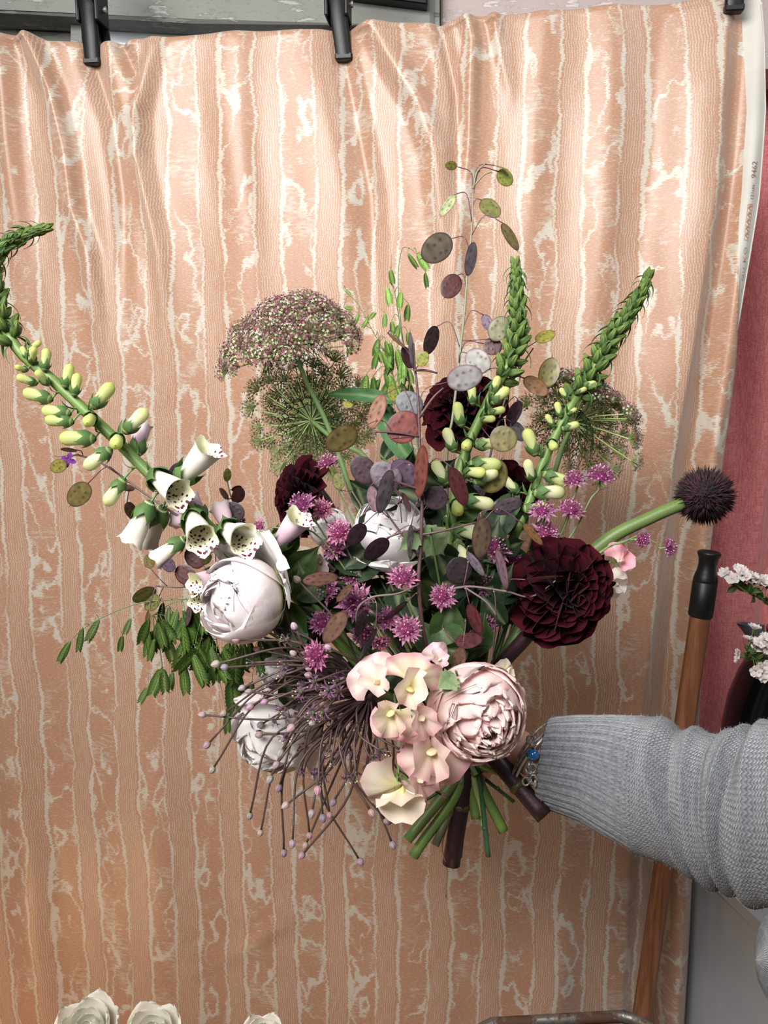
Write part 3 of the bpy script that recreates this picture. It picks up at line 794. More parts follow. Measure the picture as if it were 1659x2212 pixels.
def peony(label, cpx, d, Rpx, axis, layers, cols, end=None, group='peonies in the bouquet', extra=(), stem_r=.0035, roll0=0.0, name='peony', stempts=None, sep=5):
    """layers: (count, radius factor, tip angle deg, half width, ruffle, flare)"""
    c = P(cpx[0], cpx[1], d); R = Rpx * S(d); A = DIR(*axis)
    tail = c - A * R * 1.05
    pts = [tail + A * R * 0.1, tail - A * R * 0.6] + ([P(*q) for q in stempts] if stempts else [])
    path = stem_to_bind(pts, end) if stempts is not False else pts
    root = thing(name, path[-1], label, 'flower', group)
    mb = MB(); tube(mb, path, stem_r, 8, None, G_MID); put('stem', mb.mesh('peony_stem', M_STEM), root)
    F0 = frame(c, A, CD * -1)
    seed = hash((cpx[0], cpx[1])) % 1000
    r_ = random.Random(seed)
    az = roll0
    for (cnt, rf, tip, hw, ruf, fl) in layers:
        for k in range(cnt):
            az += 2 * PI / cnt + r_.uniform(-.15, .15)
            mb = MB(); cb, ct, ce = cols
            v = r_.uniform(0.95, 1.03)
            if len(layers) > 6 and r_.random() < .35: cb = lin((236, 160, 168)); ct = lin((246, 208, 206))
            shell_petal(mb, R * rf * r_.uniform(.97, 1.03), 0.12, math.radians(tip + r_.uniform(-7, 7)), hw, ruf, fl, cb, tuple(x * v for x in ct[:3]) + (1,), ce, r_.randint(0, 9999), 14, 12, notch=r_.choice((0, 0, .08)), sq=min(3.2, max(1.0, .97 / rf)))
            put('petal', mb.mesh('petal', M_PETAL), root, F0 @ Matrix.Rotation(az, 4, 'Z'))
        az += 0.5
    mb = MB(); k_ = 0.72 if len(layers) < 6 else 0.30
    lathe(mb, [(R * k_ * math.sin(PI * q / 10), -R * max(k_, .72) * math.cos(PI * q / 10)) for q in range(11)], 18, cols[1], M=F0)
    put('heart', mb.mesh('peony_heart', M_PETAL), root)
    for (a_, rf, tip, hw, ruf, fl, col) in extra:
        mb = MB(); shell_petal(mb, R * rf, 0.15, math.radians(tip), hw, ruf, fl, cols[0], col, col, int(a_ * 100) % 997, notch=.08)
        put('petal', mb.mesh('petal', M_PETAL), root, F0 @ Matrix.Rotation(a_, 4, 'Z'))
    for k in range(sep):                      # green sepals behind
        th = 2 * PI * k / sep + 0.4
        M_ = F0 @ Matrix.Rotation(th, 4, 'Z')
        mb = MB(); shell_petal(mb, R * 1.04, 0.05, math.radians(58), .55, .0, .06, lin((92, 112, 60)), lin((126, 142, 84)), lin((150, 120, 96)), k, 7, 6)
        put('sepal', mb.mesh('sepal', M_LEAF), root, M_)
    return root

WH = (lin((226, 222, 196)), lin((243, 238, 236)), lin((246, 242, 242)))
WP = (lin((232, 222, 204)), lin((244, 234, 234)), lin((246, 238, 240)))
BL = (lin((242, 184, 186)), lin((250, 222, 216)), lin((252, 232, 228)))
globe = [(3, .62, 158, 1.2, .025, .0), (3, .78, 152, 1.45, .02, .0), (4, .92, 142, 1.4, .02, .0), (4, 1.0, 124, 1.45, .015, .03)]
peony('white peony globe on the left, below the speckled foxglove bells', (522, 1297), .86, 92, (-.72, .05, -.55), globe, WP,
      end=None, roll0=.5, extra=[(2.75, 1.04, 150, 1.5, .015, .0, WP[1]), (0.15, 1.15, 92, .62, .03, .55, WH[1]), (-.45, 1.14, 88, .6, .03, .62, WH[1]), (.7, 1.12, 96, .6, .04, .42, WH[1]), (-1.1, 1.12, 84, .55, .05, .5, WH[1])],
      stempts=[(700, 1330, .9)])
peony('white peony globe in the centre, crossed by dark honesty pods', (842, 1146), .935, 80, (.0, -.8, -.6), globe, WH, roll0=.2, extra=[(PI, 1.12, 92, 1.0, .04, .15, WH[1]), (2.4, 1.1, 85, .9, .04, .18, WH[1])])
peony('white peony hanging low on the left behind the wiry purple allium', (592, 1582), .955, 88, (-.5, .62, -.55), globe, WH, roll0=.9,
      extra=[(k * 1.26, 1.16, 104, .85, .05, .22, WP[1]) for k in range(5)], stempts=[(760, 1480, .965)])
peony('small white peony tucked between the left globe and the allium', (600, 1446), .945, 46, (-.5, .55, -.6), globe[1:], WH, roll0=.3, stempts=[(740, 1440, .96)])
peony('white peony half hidden behind the pink foxglove bell', (712, 1140), .955, 44, (-.3, -.6, -.6), globe[1:], WH, roll0=1.3)
# blush peony, many crimped petals
bl_layers = [(3, .24, 165, 1.2, .10, .06), (4, .38, 160, 1.2, .085, .05), (5, .52, 154, 1.1, .07, .03), (6, .66, 148, 1.05, .055, .02), (6, .79, 141, 1.05, .04, .01), (6, .90, 134, 1.1, .03, .0), (5, .98, 126, 1.25, .025, .0), (5, 1.03, 112, 1.35, .02, .02)]
peony('large pale pink peony full of crimped petals in front of the hand', (1031, 1541), .83, 104, (.22, .22, -.92), bl_layers, BL, roll0=.4, stempts=[(1010, 1590, .92)], stem_r=.004)

# ---------------------------------------------- dahlias
DP = []
for sd, cup in ((0, .85), (1.7, 1.0), (3.1, .7)):
    DP.append(petal_mesh('dahlia_petal', .37, lambda s: (0.34 + 0.66 * smooth(0, .6, s)) * (math.sqrt(max(0.0, 1 - ((s - .6) / .4) ** 2)) * .92 + .03 if s > .6 else .95), cup, -.35 if sd else .1, .01, lin((50, 8, 17)), lin((20, 4, 8)), M_VELVET, 12, 8, lin((62, 11, 22)), seed=sd))
def dahlia(label, cpx, d, Rpx, axis, N=80, bind=None, end=None, stem_r=.006, stemcol=lin((44, 24, 28)), stempts=None, tint=1.0, amax=104):
    c = P(cpx[0], cpx[1], d); R = Rpx * S(d); A = DIR(*axis); F0 = frame(c, A)
    b = c - A * R * .30
    pts = [b, b - A * R * .5] + ([P(*q) for q in stempts] if stempts else [])
    path = stem_to_bind(pts, end, .006)
    if bind: path[-2] = bind
    root = thing('dahlia', path[-1], label, 'flower', 'dark red dahlias')
    mb = MB(); tube(mb, path, [stem_r * .7, stem_r * .75, stem_r * .85, stem_r, stem_r], 12, None, stemcol, ridge=.03)
    if stem_r > .008:
        e = path[-1]; q = path[-2]; nd = e.lerp(q, .52); u = (e - q).normalized()
        tube(mb, [nd - u * .004, nd + u * .004], [stem_r * 1.05, stem_r * 1.18, stem_r * 1.05], 12, 5, lin((70, 62, 40)))
        tube(mb, [nd, nd + Vector((.013, -.004, .004)), nd + Vector((.016, -.005, .011))], [.004, .0025, .0005], 8, 8, lin((60, 44, 36)))
    put('stem', mb.mesh('dahlia_stem', M_STEM), root)
    r_ = random.Random(int(cpx[0]))
    for i in range(N):
        f = ((i + .5) / N) ** .7
        th = math.radians(8 + (amax - 8) * f ** 1.0) + r_.uniform(-.08, .08)
        az = i * 2.39996 + r_.uniform(-.06, .06)
        L = R * (.34 + .54 * f) * r_.uniform(.9, 1.1)
        rho = F0.to_3x3() @ Vector((math.cos(az), math.sin(az), 0))
        z = A * math.cos(th) + rho * math.sin(th); x = rho * math.cos(th) - A * math.sin(th)
        base = c - A * R * (.26 * f) + rho * R * .16 * f
        w = .85 + .22 * f
        v = r_.uniform(.75, 1.15) * tint
        put('petal', DP[r_.randint(0, 2)], root, frame(base, z, x, (L, L * w, L), r_.uniform(-.15, .15)), (v, v, v, 1))
    mb = MB(); lathe(mb, [(0, -.5 * R), (R * .12, -.45 * R), (R * .26, -.3 * R), (R * .3, -.2 * R)], 14, lin((46, 44, 30)), M=F0)
    put('calyx', mb.mesh('dahlia_calyx', M_STEM), root)
dahlia('huge nearly black red dahlia on the right of the bouquet', (1238, 1285), .88, 128, (.30, .10, -.93), 84, None, P(974, 1868, .945), .0105, stempts=[(1150, 1358, .925), (1075, 1445, .945)], amax=112)
dahlia('dark red dahlia on the left seen from its side', (632, 1072), .985, 92, (-.82, -.10, -.35), 84, P(1068, 1636, .93), P(1176, 1764, .90), .0105)
dahlia('dark red dahlia at the top between honesty pods and foxglove', (995, 868), 1.0, 98, (-.25, -.45, -.75), 78)
dahlia('dark red dahlia tucked behind the right foxglove', (1108, 1045), 1.02, 66, (.1, -.4, -.8), 60)

# ---------------------------------------------- dark spiky ball
c = P(1522, 1072, .95); R = 66 * S(.95)
bpath = [c + DIR(-.9, .3, 0) * R * .75, P(1405, 1118, .955), P(1310, 1168, .965), P(1200, 1270, .98), P(1112, 1380, .96)]
path = stem_to_bind(bpath, P(880, 1814, .925), .006)
root = thing('ball_flower', path[-1], 'round spiky black-purple ball flower on a thick green stalk at far right', 'flower')
mb = MB(); tube(mb, path, [.0078, .0078, .0085, .0092, .0092, .0085, .0075, .006], 14, 60, lin((92, 112, 60)), ridge=.02); put('stem', mb.mesh('ball_stem', M_STEM), root)
mb = MB(); r_ = random.Random(3)
lathe(mb, [(R * .72 * math.sin(a), -R * .72 * math.cos(a)) for a in [PI * k / 12 for k in range(13)]], 20, lin((26, 16, 20)), M=Matrix.Translation(c))
put('core', mb.mesh('ball_core', M_FUZZ), root)
mb = MB()
for i in range(1500):
    zz_ = 1 - 2 * (i + .5) / 1500; az = i * 2.39996
    v = Vector((math.sqrt(1 - zz_ * zz_) * math.cos(az), math.sqrt(1 - zz_ * zz_) * math.sin(az), zz_))
    v = (v + Vector((r_.gauss(0, .12), r_.gauss(0, .12), r_.gauss(0, .12)))).normalized()
    L = R * r_.uniform(.92, 1.06); b = c + v * R * .6; e = c + v * L; s_ = v.orthogonal().normalized() * R * .035; u_ = v.cross(s_)
    bend = Vector((r_.uniform(-1, 1), r_.uniform(-1, 1), r_.uniform(-1, 1))) * R * .05
    col = lin(r_.choice(((46, 24, 34), (58, 30, 42), (34, 22, 26), (40, 44, 28), (70, 40, 52))))
    mb.add([b + s_, b - s_ * .5 + u_ * .9, b - s_ * .5 - u_ * .9, e + bend], [(0, 1, 3), (1, 2, 3), (2, 0, 3)], col)
o = put('spiky_florets', mb.mesh('ball_florets', M_FUZZ), root); o['kind'] = 'stuff'

# ---------------------------------------------- foxgloves
def prof_bell(mb, prof, seg, cols, lip, mi=0, inner=False):
    n = len(prof)
    def mod(v, a, i, c):
        f = prof[i][1]
        if lip:
            k = smooth(.72, 1.0, f)
            lob = 1 + k * (.10 * math.cos(5 * a) + .05 * math.cos(2 * a))
            v = Vector((v.x * lob, v.y * lob, v.z + k * (.10 * max(0, math.cos(a)) + .035 * math.cos(5 * a))))
        if inner: c = (c[0], c[1], c[2], smooth(.0, .35, math.cos(a)) * smooth(.12, .35, f))
        return v, c
    lathe(mb, prof, seg, cols, mod, mi)
def gradcols(prof, stops):
    out = []
    for r, z in prof:
        for (za, ca), (zb, cb) in zip(stops[:-1], stops[1:]):
            if za <= z <= zb + 1e-6: out.append(mixc(ca, cb, (z - za) / max(1e-6, zb - za))); break
        else: out.append(stops[-1][1])
    return out
def open_bell(c0, c1, c2):
    mb = MB()
    po = [(.05, 0), (.12, .02), (.165, .09), (.165, .18), (.175, .30), (.205, .45), (.24, .62), (.258, .76), (.265, .86), (.285, .93), (.315, .97), (.325, .985)]
    prof_bell(mb, po, 24, gradcols(po, [(0, c0), (.35, c1), (1, c2)]), True)
    pi_ = [(.325, .985), (.30, .965), (.27, .92), (.25, .85), (.243, .75), (.225, .62), (.185, .45), (.155, .30), (.14, .18), (.08, .1), (.01, .08)]
    prof_bell(mb, pi_, 24, [lin((240, 238, 205))] * len(pi_), True, 1, True)
    return mb.mesh('bell', [M_PETAL, M_BELLIN])
BELL_W = open_bell(lin((200, 212, 160)), lin((236, 232, 220)), lin((244, 236, 232)))
BELL_P = open_bell(lin((222, 200, 205)), lin((224, 186, 208)), lin((240, 226, 232)))
def closed_bell(cb, ct):
    mb = MB(); p = [(.04, 0), (.13, .04), (.175, .15), (.17, .32), (.185, .5), (.205, .68), (.20, .80), (.165, .90), (.10, .965), (.02, 1.0)]
    def mod(v, a, i, c):
        k = smooth(.55, 1.0, p[i][1]); q = 1 - .10 * k * (0.5 + .5 * math.cos(4 * a)) ** 3
        return Vector((v.x * q, v.y * q, v.z)), c
    lathe(mb, p, 16, gradcols(p, [(0, lin((150, 168, 96))), (.45, cb), (1, ct)]), mod); return mb.mesh('flower_bud', M_PETAL)
BUD_Y = closed_bell(lin((204, 212, 150)), lin((200, 206, 118)))
BUD_C = closed_bell(lin((226, 226, 190)), lin((212, 216, 150)))
mb = MB(); p_ = [(.03, 0), (.2, .1), (.31, .32), (.31, .5), (.22, .75), (.09, .93), (.01, 1.0)]
def _m(v, a, i, c):
    k = p_[i][1]; q = 1 - .22 * (0.5 + .5 * math.cos(5 * a)) ** 3; return Vector((v.x * q * (1 + .25 * smooth(.7, 1, k)), v.y * q * (1 + .25 * smooth(.7, 1, k)), v.z - .10 * smooth(.6, 1, k) * math.cos(5 * a))), mixc(c, lin((60, 84, 48)), .6 * (0.5 + .5 * math.cos(5 * a)) ** 3)
lathe(mb, p_, 20, gradcols(p_, [(0, lin((70, 92, 42))), (.6, lin((86, 108, 50))), (1, lin((122, 142, 68)))]), _m); GBUD = mb.mesh('green_bud', M_LEAF)
mb = MB()
for k in range(5):
    a0 = 2 * PI * k / 5
    def fn(s, t, a0=a0):
        z = .44 * s; r = .06 + .15 * math.sin(min(1, s * 1.5) * PI / 2) + .015 * s; al = a0 + t * .72 * pointed(min(1, .25 + s * .75)) * (1.25 if s < .5 else 1.0)
        return Vector((r * math.cos(al), r * math.sin(al), z))
    grid(mb, fn, 6, 4, lambda s, t: mixc(lin((70, 98, 58)), lin((98, 128, 72)), s * .6 + .3 * abs(t)))
CALYX = mb.mesh('calyx', M_LEAF)
BRACT = petal_mesh('bract', .062, lance, .4, -1.5, .02, lin((70, 100, 60)), lin((92, 124, 70)), M_LEAF, 8, 4)

def foxglove(label, axis_px, d_list, bells, auto, end, rad, tint=(1, 1, 1, 1), seed=1):
    """axis_px: from the tip down; bells: (kind, bx, by, tx, ty, true length px)"""
    r_ = random.Random(seed)
    n = len(axis_px)
    pts = [P(x, y, d_list[0] + (d_list[1] - d_list[0]) * i / (n - 1)) for i, (x, y) in enumerate(axis_px)]
    path = stem_to_bind(pts, end, .01)
    root = thing('foxglove', path[-1], label, 'flower', 'foxglove spikes')
    mbS = MB()
    tube(mbS, path, [.0016, .003] + [rad] * (len(path) - 2), 12, 12 * len(path), lin((100, 126, 62)), ridge=.05)
    fine = catmull(pts, 200)
    cum = [0.0]
    for a, b in zip(fine[:-1], fine[1:]): cum.append(cum[-1] + (b - a).length)
    def on_axis(L_):
        for i in range(len(cum) - 1):
            if cum[i + 1] >= L_: return fine[i].lerp(fine[i + 1], (L_ - cum[i]) / (cum[i + 1] - cum[i] + 1e-9)), (fine[i] - fine[i + 1]).normalized()
        return fine[-1], (fine[-2] - fine[-1]).normalized()
    # packed green buds at the tip
    L_, i = 0.0, 0
    Lmax = auto * S(d_list[0])
    while L_ < Lmax:
        f = L_ / Lmax
        p, t_ = on_axis(L_); az = i * 2.39996
        x = t_.orthogonal().normalized(); y = t_.cross(x); rho = x * math.cos(az) + y * math.sin(az)
        size = (17 + 15 * f ** .8) * S(d_list[0]) * r_.uniform(.9, 1.1)
        th = .25 + .75 * f + r_.uniform(-.1, .1)
        z = t_ * math.cos(th) + rho * math.sin(th)
        base = p + rho * (.0012 + .0035 * f)
        put('green_bud', GBUD, root, frame(base, z, rho, (size * 1.05, size * 1.05, size * 1.1)), (r_.uniform(.8, 1.1),) * 3 + (1,))
        if i % 2:
            bl_ = size * (2.3 - .5 * f)
            put('bract', BRACT, root, frame(base - t_ * .001, rho * .95 - t_ * .15, -t_, (bl_, bl_, bl_), r_.uniform(-.3, .3)), (r_.uniform(.7, 1.05),) * 3 + (1,))
        L_ += (1.5 + 4.6 * f) * S(d_list[0]); i += 1
    # individual bells
    for e in bells:
        kind, bx, by, tx, ty = e[:5]
        near = min(range(200), key=lambda k: (fine[k] - P(bx, by, depth(fine[k]))).length)
        d0 = depth(fine[near])
        dxy = math.hypot(tx - bx, ty - by); L = e[5] if len(e) > 5 else dxy
        side = e[6] if len(e) > 6 else -1
        dz = math.sqrt(max(0, L * L - dxy * dxy)) * side
        dzb = (-.008 if side < 0 else .012)
        base = P(bx, by, d0 + dzb)
        tip = P(tx, ty, d0 + dzb + dz * S(d0))
        z = tip - base; Lw = z.length
        me_ = {'open': BELL_W, 'pink': BELL_P, 'bud': BUD_Y, 'cream': BUD_C}[kind]
        down = DIR(0, 1, .45)
        fat = 1.05 if kind in ('bud', 'cream') else .92
        v = r_.uniform(.94, 1.04)
        b = put('bell' if kind in ('open', 'pink') else 'flower_bud', me_, root, frame(base, z, down, (Lw * fat, Lw * fat, Lw)), (v, v, v, 1))
        put('calyx', CALYX, b, frame(base - z.normalized() * Lw * .02, z, down, Lw * 1.2, .3), (r_.uniform(.85, 1.1),) * 3 + (1,))
        a = fine[near]
        tube(mbS, [a, a.lerp(base, .6) + Vector((0, 0, .002)), base + z * .03], [.0014, .0011, .0016], 6, 7, lin((96, 128, 70)))
        if r_.random() < .75:
            rho = (base - a); rho = rho.normalized() if rho.length > 1e-4 else Vector((1, 0, 0))
            bl_ = r_.uniform(34, 52) * S(d0)
            put('bract', BRACT, root, frame(a + rho * .004, rho + DIR(r_.uniform(-.4, .4), -.2, -.4) * .6, Vector((0, 0, 1)), (bl_, bl_ * 1.25, bl_), r_.uniform(-.5, .5)), (r_.uniform(.75, 1.05),) * 3 + (1,))
    put('stem', mbS.mesh('foxglove_stem', M_STEM), root)
    return root

foxglove('tall arching foxglove with open speckled bells curving off to the upper left',
    [(96, 494), (50, 508), (5, 535), (-18, 580), (-12, 640), (8, 700), (45, 762), (110, 818), (190, 893), (255, 955), (335, 1035), (420, 1108), (510, 1190), (600, 1250)], (.93, .90),
    [('bud', 62, 757, 88, 737), ('bud', 66, 785, 74, 748, 44), ('bud', 96, 802, 101, 752), ('bud', 60, 775, 46, 748), ('bud', 105, 832, 78, 800, 52), ('bud', 60, 800, 32, 792, 40),
     ('bud', 140, 838, 152, 786), ('bud', 160, 856, 168, 806), ('bud', 112, 864, 50, 846), ('bud', 80, 830, 35, 812, 52), ('bud', 200, 882, 244, 828), ('bud', 152, 894, 90, 886), ('bud', 158, 912, 97, 906),
     ('bud', 200, 900, 188, 914, 58), ('cream', 268, 935, 318, 884), ('bud', 205, 948, 128, 946), ('bud', 256, 945, 249, 962, 62), ('pink', 294, 985, 306, 920, 78, 1), ('cream', 240, 970, 182, 1012), ('cream', 268, 1034, 228, 1092),
     ('open', 385, 1045, 452, 968, 110), ('open', 327, 1022, 388, 1068, 100), ('open', 326, 1084, 282, 1172), ('open', 352, 1096, 318, 1166, 90, 1), ('open', 398, 1164, 336, 1210), ('open', 413, 1108, 436, 1166, 108), ('open', 484, 1140, 530, 1168, 108),
     ('pink', 440, 1120, 412, 1080, 70, 1), ('pink', 498, 1152, 476, 1098, 78, 1), ('pink', 420, 1130, 382, 1122, 62, 1), ('pink', 592, 1184, 648, 1118, 100), ('pink', 480, 1235, 420, 1262, 92), ('open', 452, 1268, 424, 1300, 74)],
    330, P(893, 1850, .935), .0062, seed=2)
foxglove('upright foxglove in the centre right with a dense green bud tip and yellow buds',
    [(1113, 572), (1116, 640), (1117, 710), (1105, 775), (1072, 835), (1040, 900), (1012, 960), (990, 1030), (976, 1120), (966, 1210), (955, 1320)], (.96, .93),
    [('bud', 1022, 875, 1018, 830), ('bud', 1062, 852, 1078, 812), ('bud', 998, 922, 986, 868), ('bud', 1060, 872, 1100, 838), ('bud', 1052, 892, 1092, 884), ('bud', 1038, 905, 1070, 905, 40),
     ('cream', 982, 976, 962, 924), ('bud', 1012, 955, 1006, 966, 52), ('bud', 1024, 962, 1082, 955), ('cream', 968, 1046, 936, 996), ('bud', 1012, 1002, 1084, 1004), ('bud', 1004, 1018, 1048, 1022, 60),
     ('cream', 1022, 1042, 1076, 1018), ('cream', 1000, 1078, 1068, 1092), ('bud', 985, 1085, 990, 1108, 62), ('cream', 1000, 1110, 1075, 1104, 80, 1), ('cream', 985, 1172, 1010, 1214, 62), ('cream', 975, 1140, 1052, 1156, 84), ('open', 920, 1230, 868, 1188, 80, 1), ('open', 960, 1130, 1080, 1120, 130, 1)],
    265, P(1088, 1796, .935), .0062, seed=5)
foxglove('upright foxglove at the right leaning outward, tip pointing to upper right',
    [(1400, 596), (1378, 645), (1345, 695), (1305, 755), (1270, 820), (1236, 872), (1200, 942), (1168, 1012), (1143, 1085), (1110, 1160), (1070, 1260)], (.97, .95),
    [('bud', 1212, 902, 1202, 868), ('bud', 1226, 895, 1246, 882), ('bud', 1212, 926, 1252, 916), ('bud', 1196, 922, 1180, 895), ('bud', 1158, 985, 1136, 926), ('bud', 1190, 955, 1198, 968, 46), ('cream', 1150, 1040, 1138, 992, 52),
     ('bud', 1172, 1020, 1230, 1044), ('cream', 1150, 1062, 1222, 1064), ('cream', 1120, 1065, 1084, 1030), ('bud', 1130, 1100, 1190, 1096), ('bud', 1240, 850, 1268, 838), ('bud', 1225, 862, 1210, 838), ('bud', 1255, 832, 1290, 828)],
    310, P(1028, 1768, .94), .0058, seed=9)
# ---------------------------------------------- astrantia
AB = [petal_mesh('bract', .135, lance, .3, b, .01, lin((208, 156, 182)), lin((164, 100, 130)), M_PETAL, 7, 4, lin((176, 118, 148)), seed=b) for b in (-.25, .25)]
def pin_dome(seed):
    mb = MB(); r_ = random.Random(seed)
    lathe(mb, [(.34 * math.sin(PI / 2 * k / 5), .02 + .3 * math.cos(PI / 2 * k / 5)) for k in range(5, -1, -1)], 14, lin((120, 48, 88)))
    for i in range(64):
        f = (i + .5) / 64; th = math.acos(1 - f * 1.02) if f < .98 else 1.5; az = i * 2.39996
        v = Vector((math.sin(th) * math.cos(az), math.sin(th) * math.sin(az), math.cos(th)))
        R = r_.uniform(.52, .62); c_ = v * R + Vector((0, 0, .0))
        col = lin(r_.choice(((158, 92, 126), (184, 120, 152), (138, 72, 108), (208, 164, 180), (120, 54, 86))))
        tube(mb, [v * .25, c_], .012, 3, 2, lin((150, 90, 120)), cap=False)
        s_ = r_.uniform(.045, .066); u = v.orthogonal().normalized() * s_; w_ = v.cross(u)
        mb.add([c_ + v * s_ * 1.3, c_ + u, c_ + w_, c_ - u, c_ - w_, c_ - v * s_], [(0, 1, 2), (0, 2, 3), (0, 3, 4), (0, 4, 1), (5, 2, 1), (5, 3, 2), (5, 4, 3), (5, 1, 4)], col)
    return mb.mesh('floret_dome', M_FUZZ)
DOMES = [pin_dome(k) for k in range(3)]
AST_N = 0
def astrantia(where, px, py, r, axis, d, tint=(1, 1, 1, 1), stempts=None, to_bind=True, open_=1.15, bl=1.0):
    global AST_N
    AST_N += 1
    r_ = random.Random(AST_N * 13)
    A = DIR(*axis); R = r * 1.14 * S(d); c = P(px, py, d) - A * R * .2
    F0 = frame(c, A)
    pts = [c] + ([c - A * R * .6] + [P(*q) for q in stempts] if stempts else [c - A * R * 1.1])
    path = stem_to_bind(pts) if to_bind else pts
    root = thing('astrantia', path[-1], where, 'flower', 'pink astrantia flowers')
    mb = MB(); tube(mb, path, .0011, 6, None, lin((112, 128, 80))); put('stem', mb.mesh('astrantia_stem', M_STEM), root)
    n = r_.randint(16, 19)
    for k in range(n):
        az = 2 * PI * k / n + r_.uniform(-.08, .08); th = open_ + r_.uniform(-.15, .18)
        rho = F0.to_3x3() @ Vector((math.cos(az), math.sin(az), 0))
        L = R * .98 * bl * r_.uniform(.88, 1.08)
        v = r_.uniform(.85, 1.12)
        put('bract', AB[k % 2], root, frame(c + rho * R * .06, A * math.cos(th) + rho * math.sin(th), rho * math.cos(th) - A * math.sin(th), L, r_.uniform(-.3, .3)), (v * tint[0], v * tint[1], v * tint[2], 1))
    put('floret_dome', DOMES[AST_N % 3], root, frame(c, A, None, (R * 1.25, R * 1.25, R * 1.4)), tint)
UPC = (.0, -.55, -.83)
astrantia('pink astrantia highest on the left, under the lace umbel seen from below', 708, 999, 26, (-.25, -.85, -.4), .93)
astrantia('dusky astrantia with a big dome just below the left dahlia', 650, 1090, 34, (-.45, -.55, -.6), .89, (.8, .75, .85, 1), open_=1.35)
astrantia('small astrantia touching the last speckled foxglove bell', 560, 1145, 25, (-.85, -.2, -.4), .87, (1, .8, .9, 1), [(600, 1140, .88), (700, 1170, .89)])
astrantia('pale astrantia facing the viewer right of the dusky one', 697, 1100, 25, (.2, -.1, -.95), .91, (1.15, 1.1, 1.0, 1))
astrantia('bright astrantia left of the central white peony', 734, 1150, 31, (-.05, -.35, -.9), .875, (1.1, .95, 1, 1))
astrantia('astrantia half hidden under the one left of the central white peony', 722, 1186, 28, (-.2, -.4, -.8), .90, (.85, .8, .85, 1))
astrantia('bright astrantia directly beneath the central white peony', 871, 1248, 35, (-.05, -.72, -.6), .86, (1.05, .9, 1, 1))
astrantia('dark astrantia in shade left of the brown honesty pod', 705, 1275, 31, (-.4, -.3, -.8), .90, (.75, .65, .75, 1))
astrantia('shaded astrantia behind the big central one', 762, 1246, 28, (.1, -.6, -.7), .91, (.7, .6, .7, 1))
astrantia('largest astrantia in the middle with a broad pin-cushion dome', 768, 1302, 41, (-.12, -.35, -.92), .845, (.85, .78, .85, 1), open_=1.3)
astrantia('lone astrantia right of the dark upright honesty stem', 956, 1289, 30, (.05, -.2, -.97), .87, (1.0, .85, .95, 1))
astrantia('bright astrantia above the cream sweet pea', 878, 1360, 35, (.05, -.6, -.75), .845, (1.05, .95, 1.02, 1))
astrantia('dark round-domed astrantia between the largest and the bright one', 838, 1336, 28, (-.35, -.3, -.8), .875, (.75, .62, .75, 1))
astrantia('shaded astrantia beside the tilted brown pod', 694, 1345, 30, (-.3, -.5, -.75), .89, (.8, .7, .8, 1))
astrantia('astrantia below the largest one, partly covered', 786, 1370, 30, (.25, .35, -.85), .88, (.95, .85, .95, 1))
astrantia('small starry astrantia turned downward, pale bracts spread', 822, 1386, 25, (.15, .75, -.4), .865, (1.1, .95, 1, 1))
astrantia('magenta astrantia lowest on the left, above the allium', 683, 1416, 33, (-.45, -.05, -.85), .825, (.98, .72, .88, 1))
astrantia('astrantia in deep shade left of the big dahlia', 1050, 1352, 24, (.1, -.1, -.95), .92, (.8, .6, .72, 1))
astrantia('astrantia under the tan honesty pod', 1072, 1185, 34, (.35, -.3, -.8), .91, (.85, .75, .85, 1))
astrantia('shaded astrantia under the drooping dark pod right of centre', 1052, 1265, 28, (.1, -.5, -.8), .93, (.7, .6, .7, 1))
astrantia('front one of the two astrantias just right of the foxgloves', 1172, 1102, 29, (-.1, -.75, -.5), .92, (1.0, .92, 1.05, 1), open_=1.5)
astrantia('pink astrantia between big dahlia and side stem', 1234, 1100, 30, (.15, -.7, -.5), .925, (1.0, .88, 1.0, 1), open_=1.45)
astrantia('tallest astrantia at the right, below the drooping lace umbel', 1298, 1028, 35, (.1, -.93, -.25), .93, (.92, .86, 1.0, 1), [(1275, 1080, .93), (1238, 1150, .94), (1120, 1330, .955)], open_=1.5)
astrantia('smaller astrantia left of the tallest one on the right', 1240, 1035, 27, (-.1, -.85, -.35), .935, (.98, .9, 1.02, 1), open_=1.5)
astrantia('pale astrantia above the big dahlia', 1178, 1152, 30, (.1, -.4, -.85), .93, (1.1, 1.05, 1.1, 1))
astrantia('tiny astrantia in front of the pale fold, nearer the dahlia', 1388, 1165, 21, (.3, .3, -.8), .93, (1.1, 1.0, 1.15, 1), [(1345, 1172, .935), (1300, 1190, .94), (1190, 1290, .95), (1100, 1390, .955)])
astrantia('tiny astrantia farthest right above the pole cap', 1445, 1182, 23, (.75, -.1, -.5), .93, (1.0, .9, 1.05, 1), [(1415, 1172, .935), (1370, 1165, .937), (1300, 1192, .94), (1190, 1300, .955), (1095, 1400, .955)])
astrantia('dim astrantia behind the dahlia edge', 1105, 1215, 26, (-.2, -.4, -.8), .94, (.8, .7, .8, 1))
astrantia('dim astrantia below the small leaf in the centre', 925, 1180, 22, (-.3, -.2, -.8), .935, (.75, .6, .7, 1))

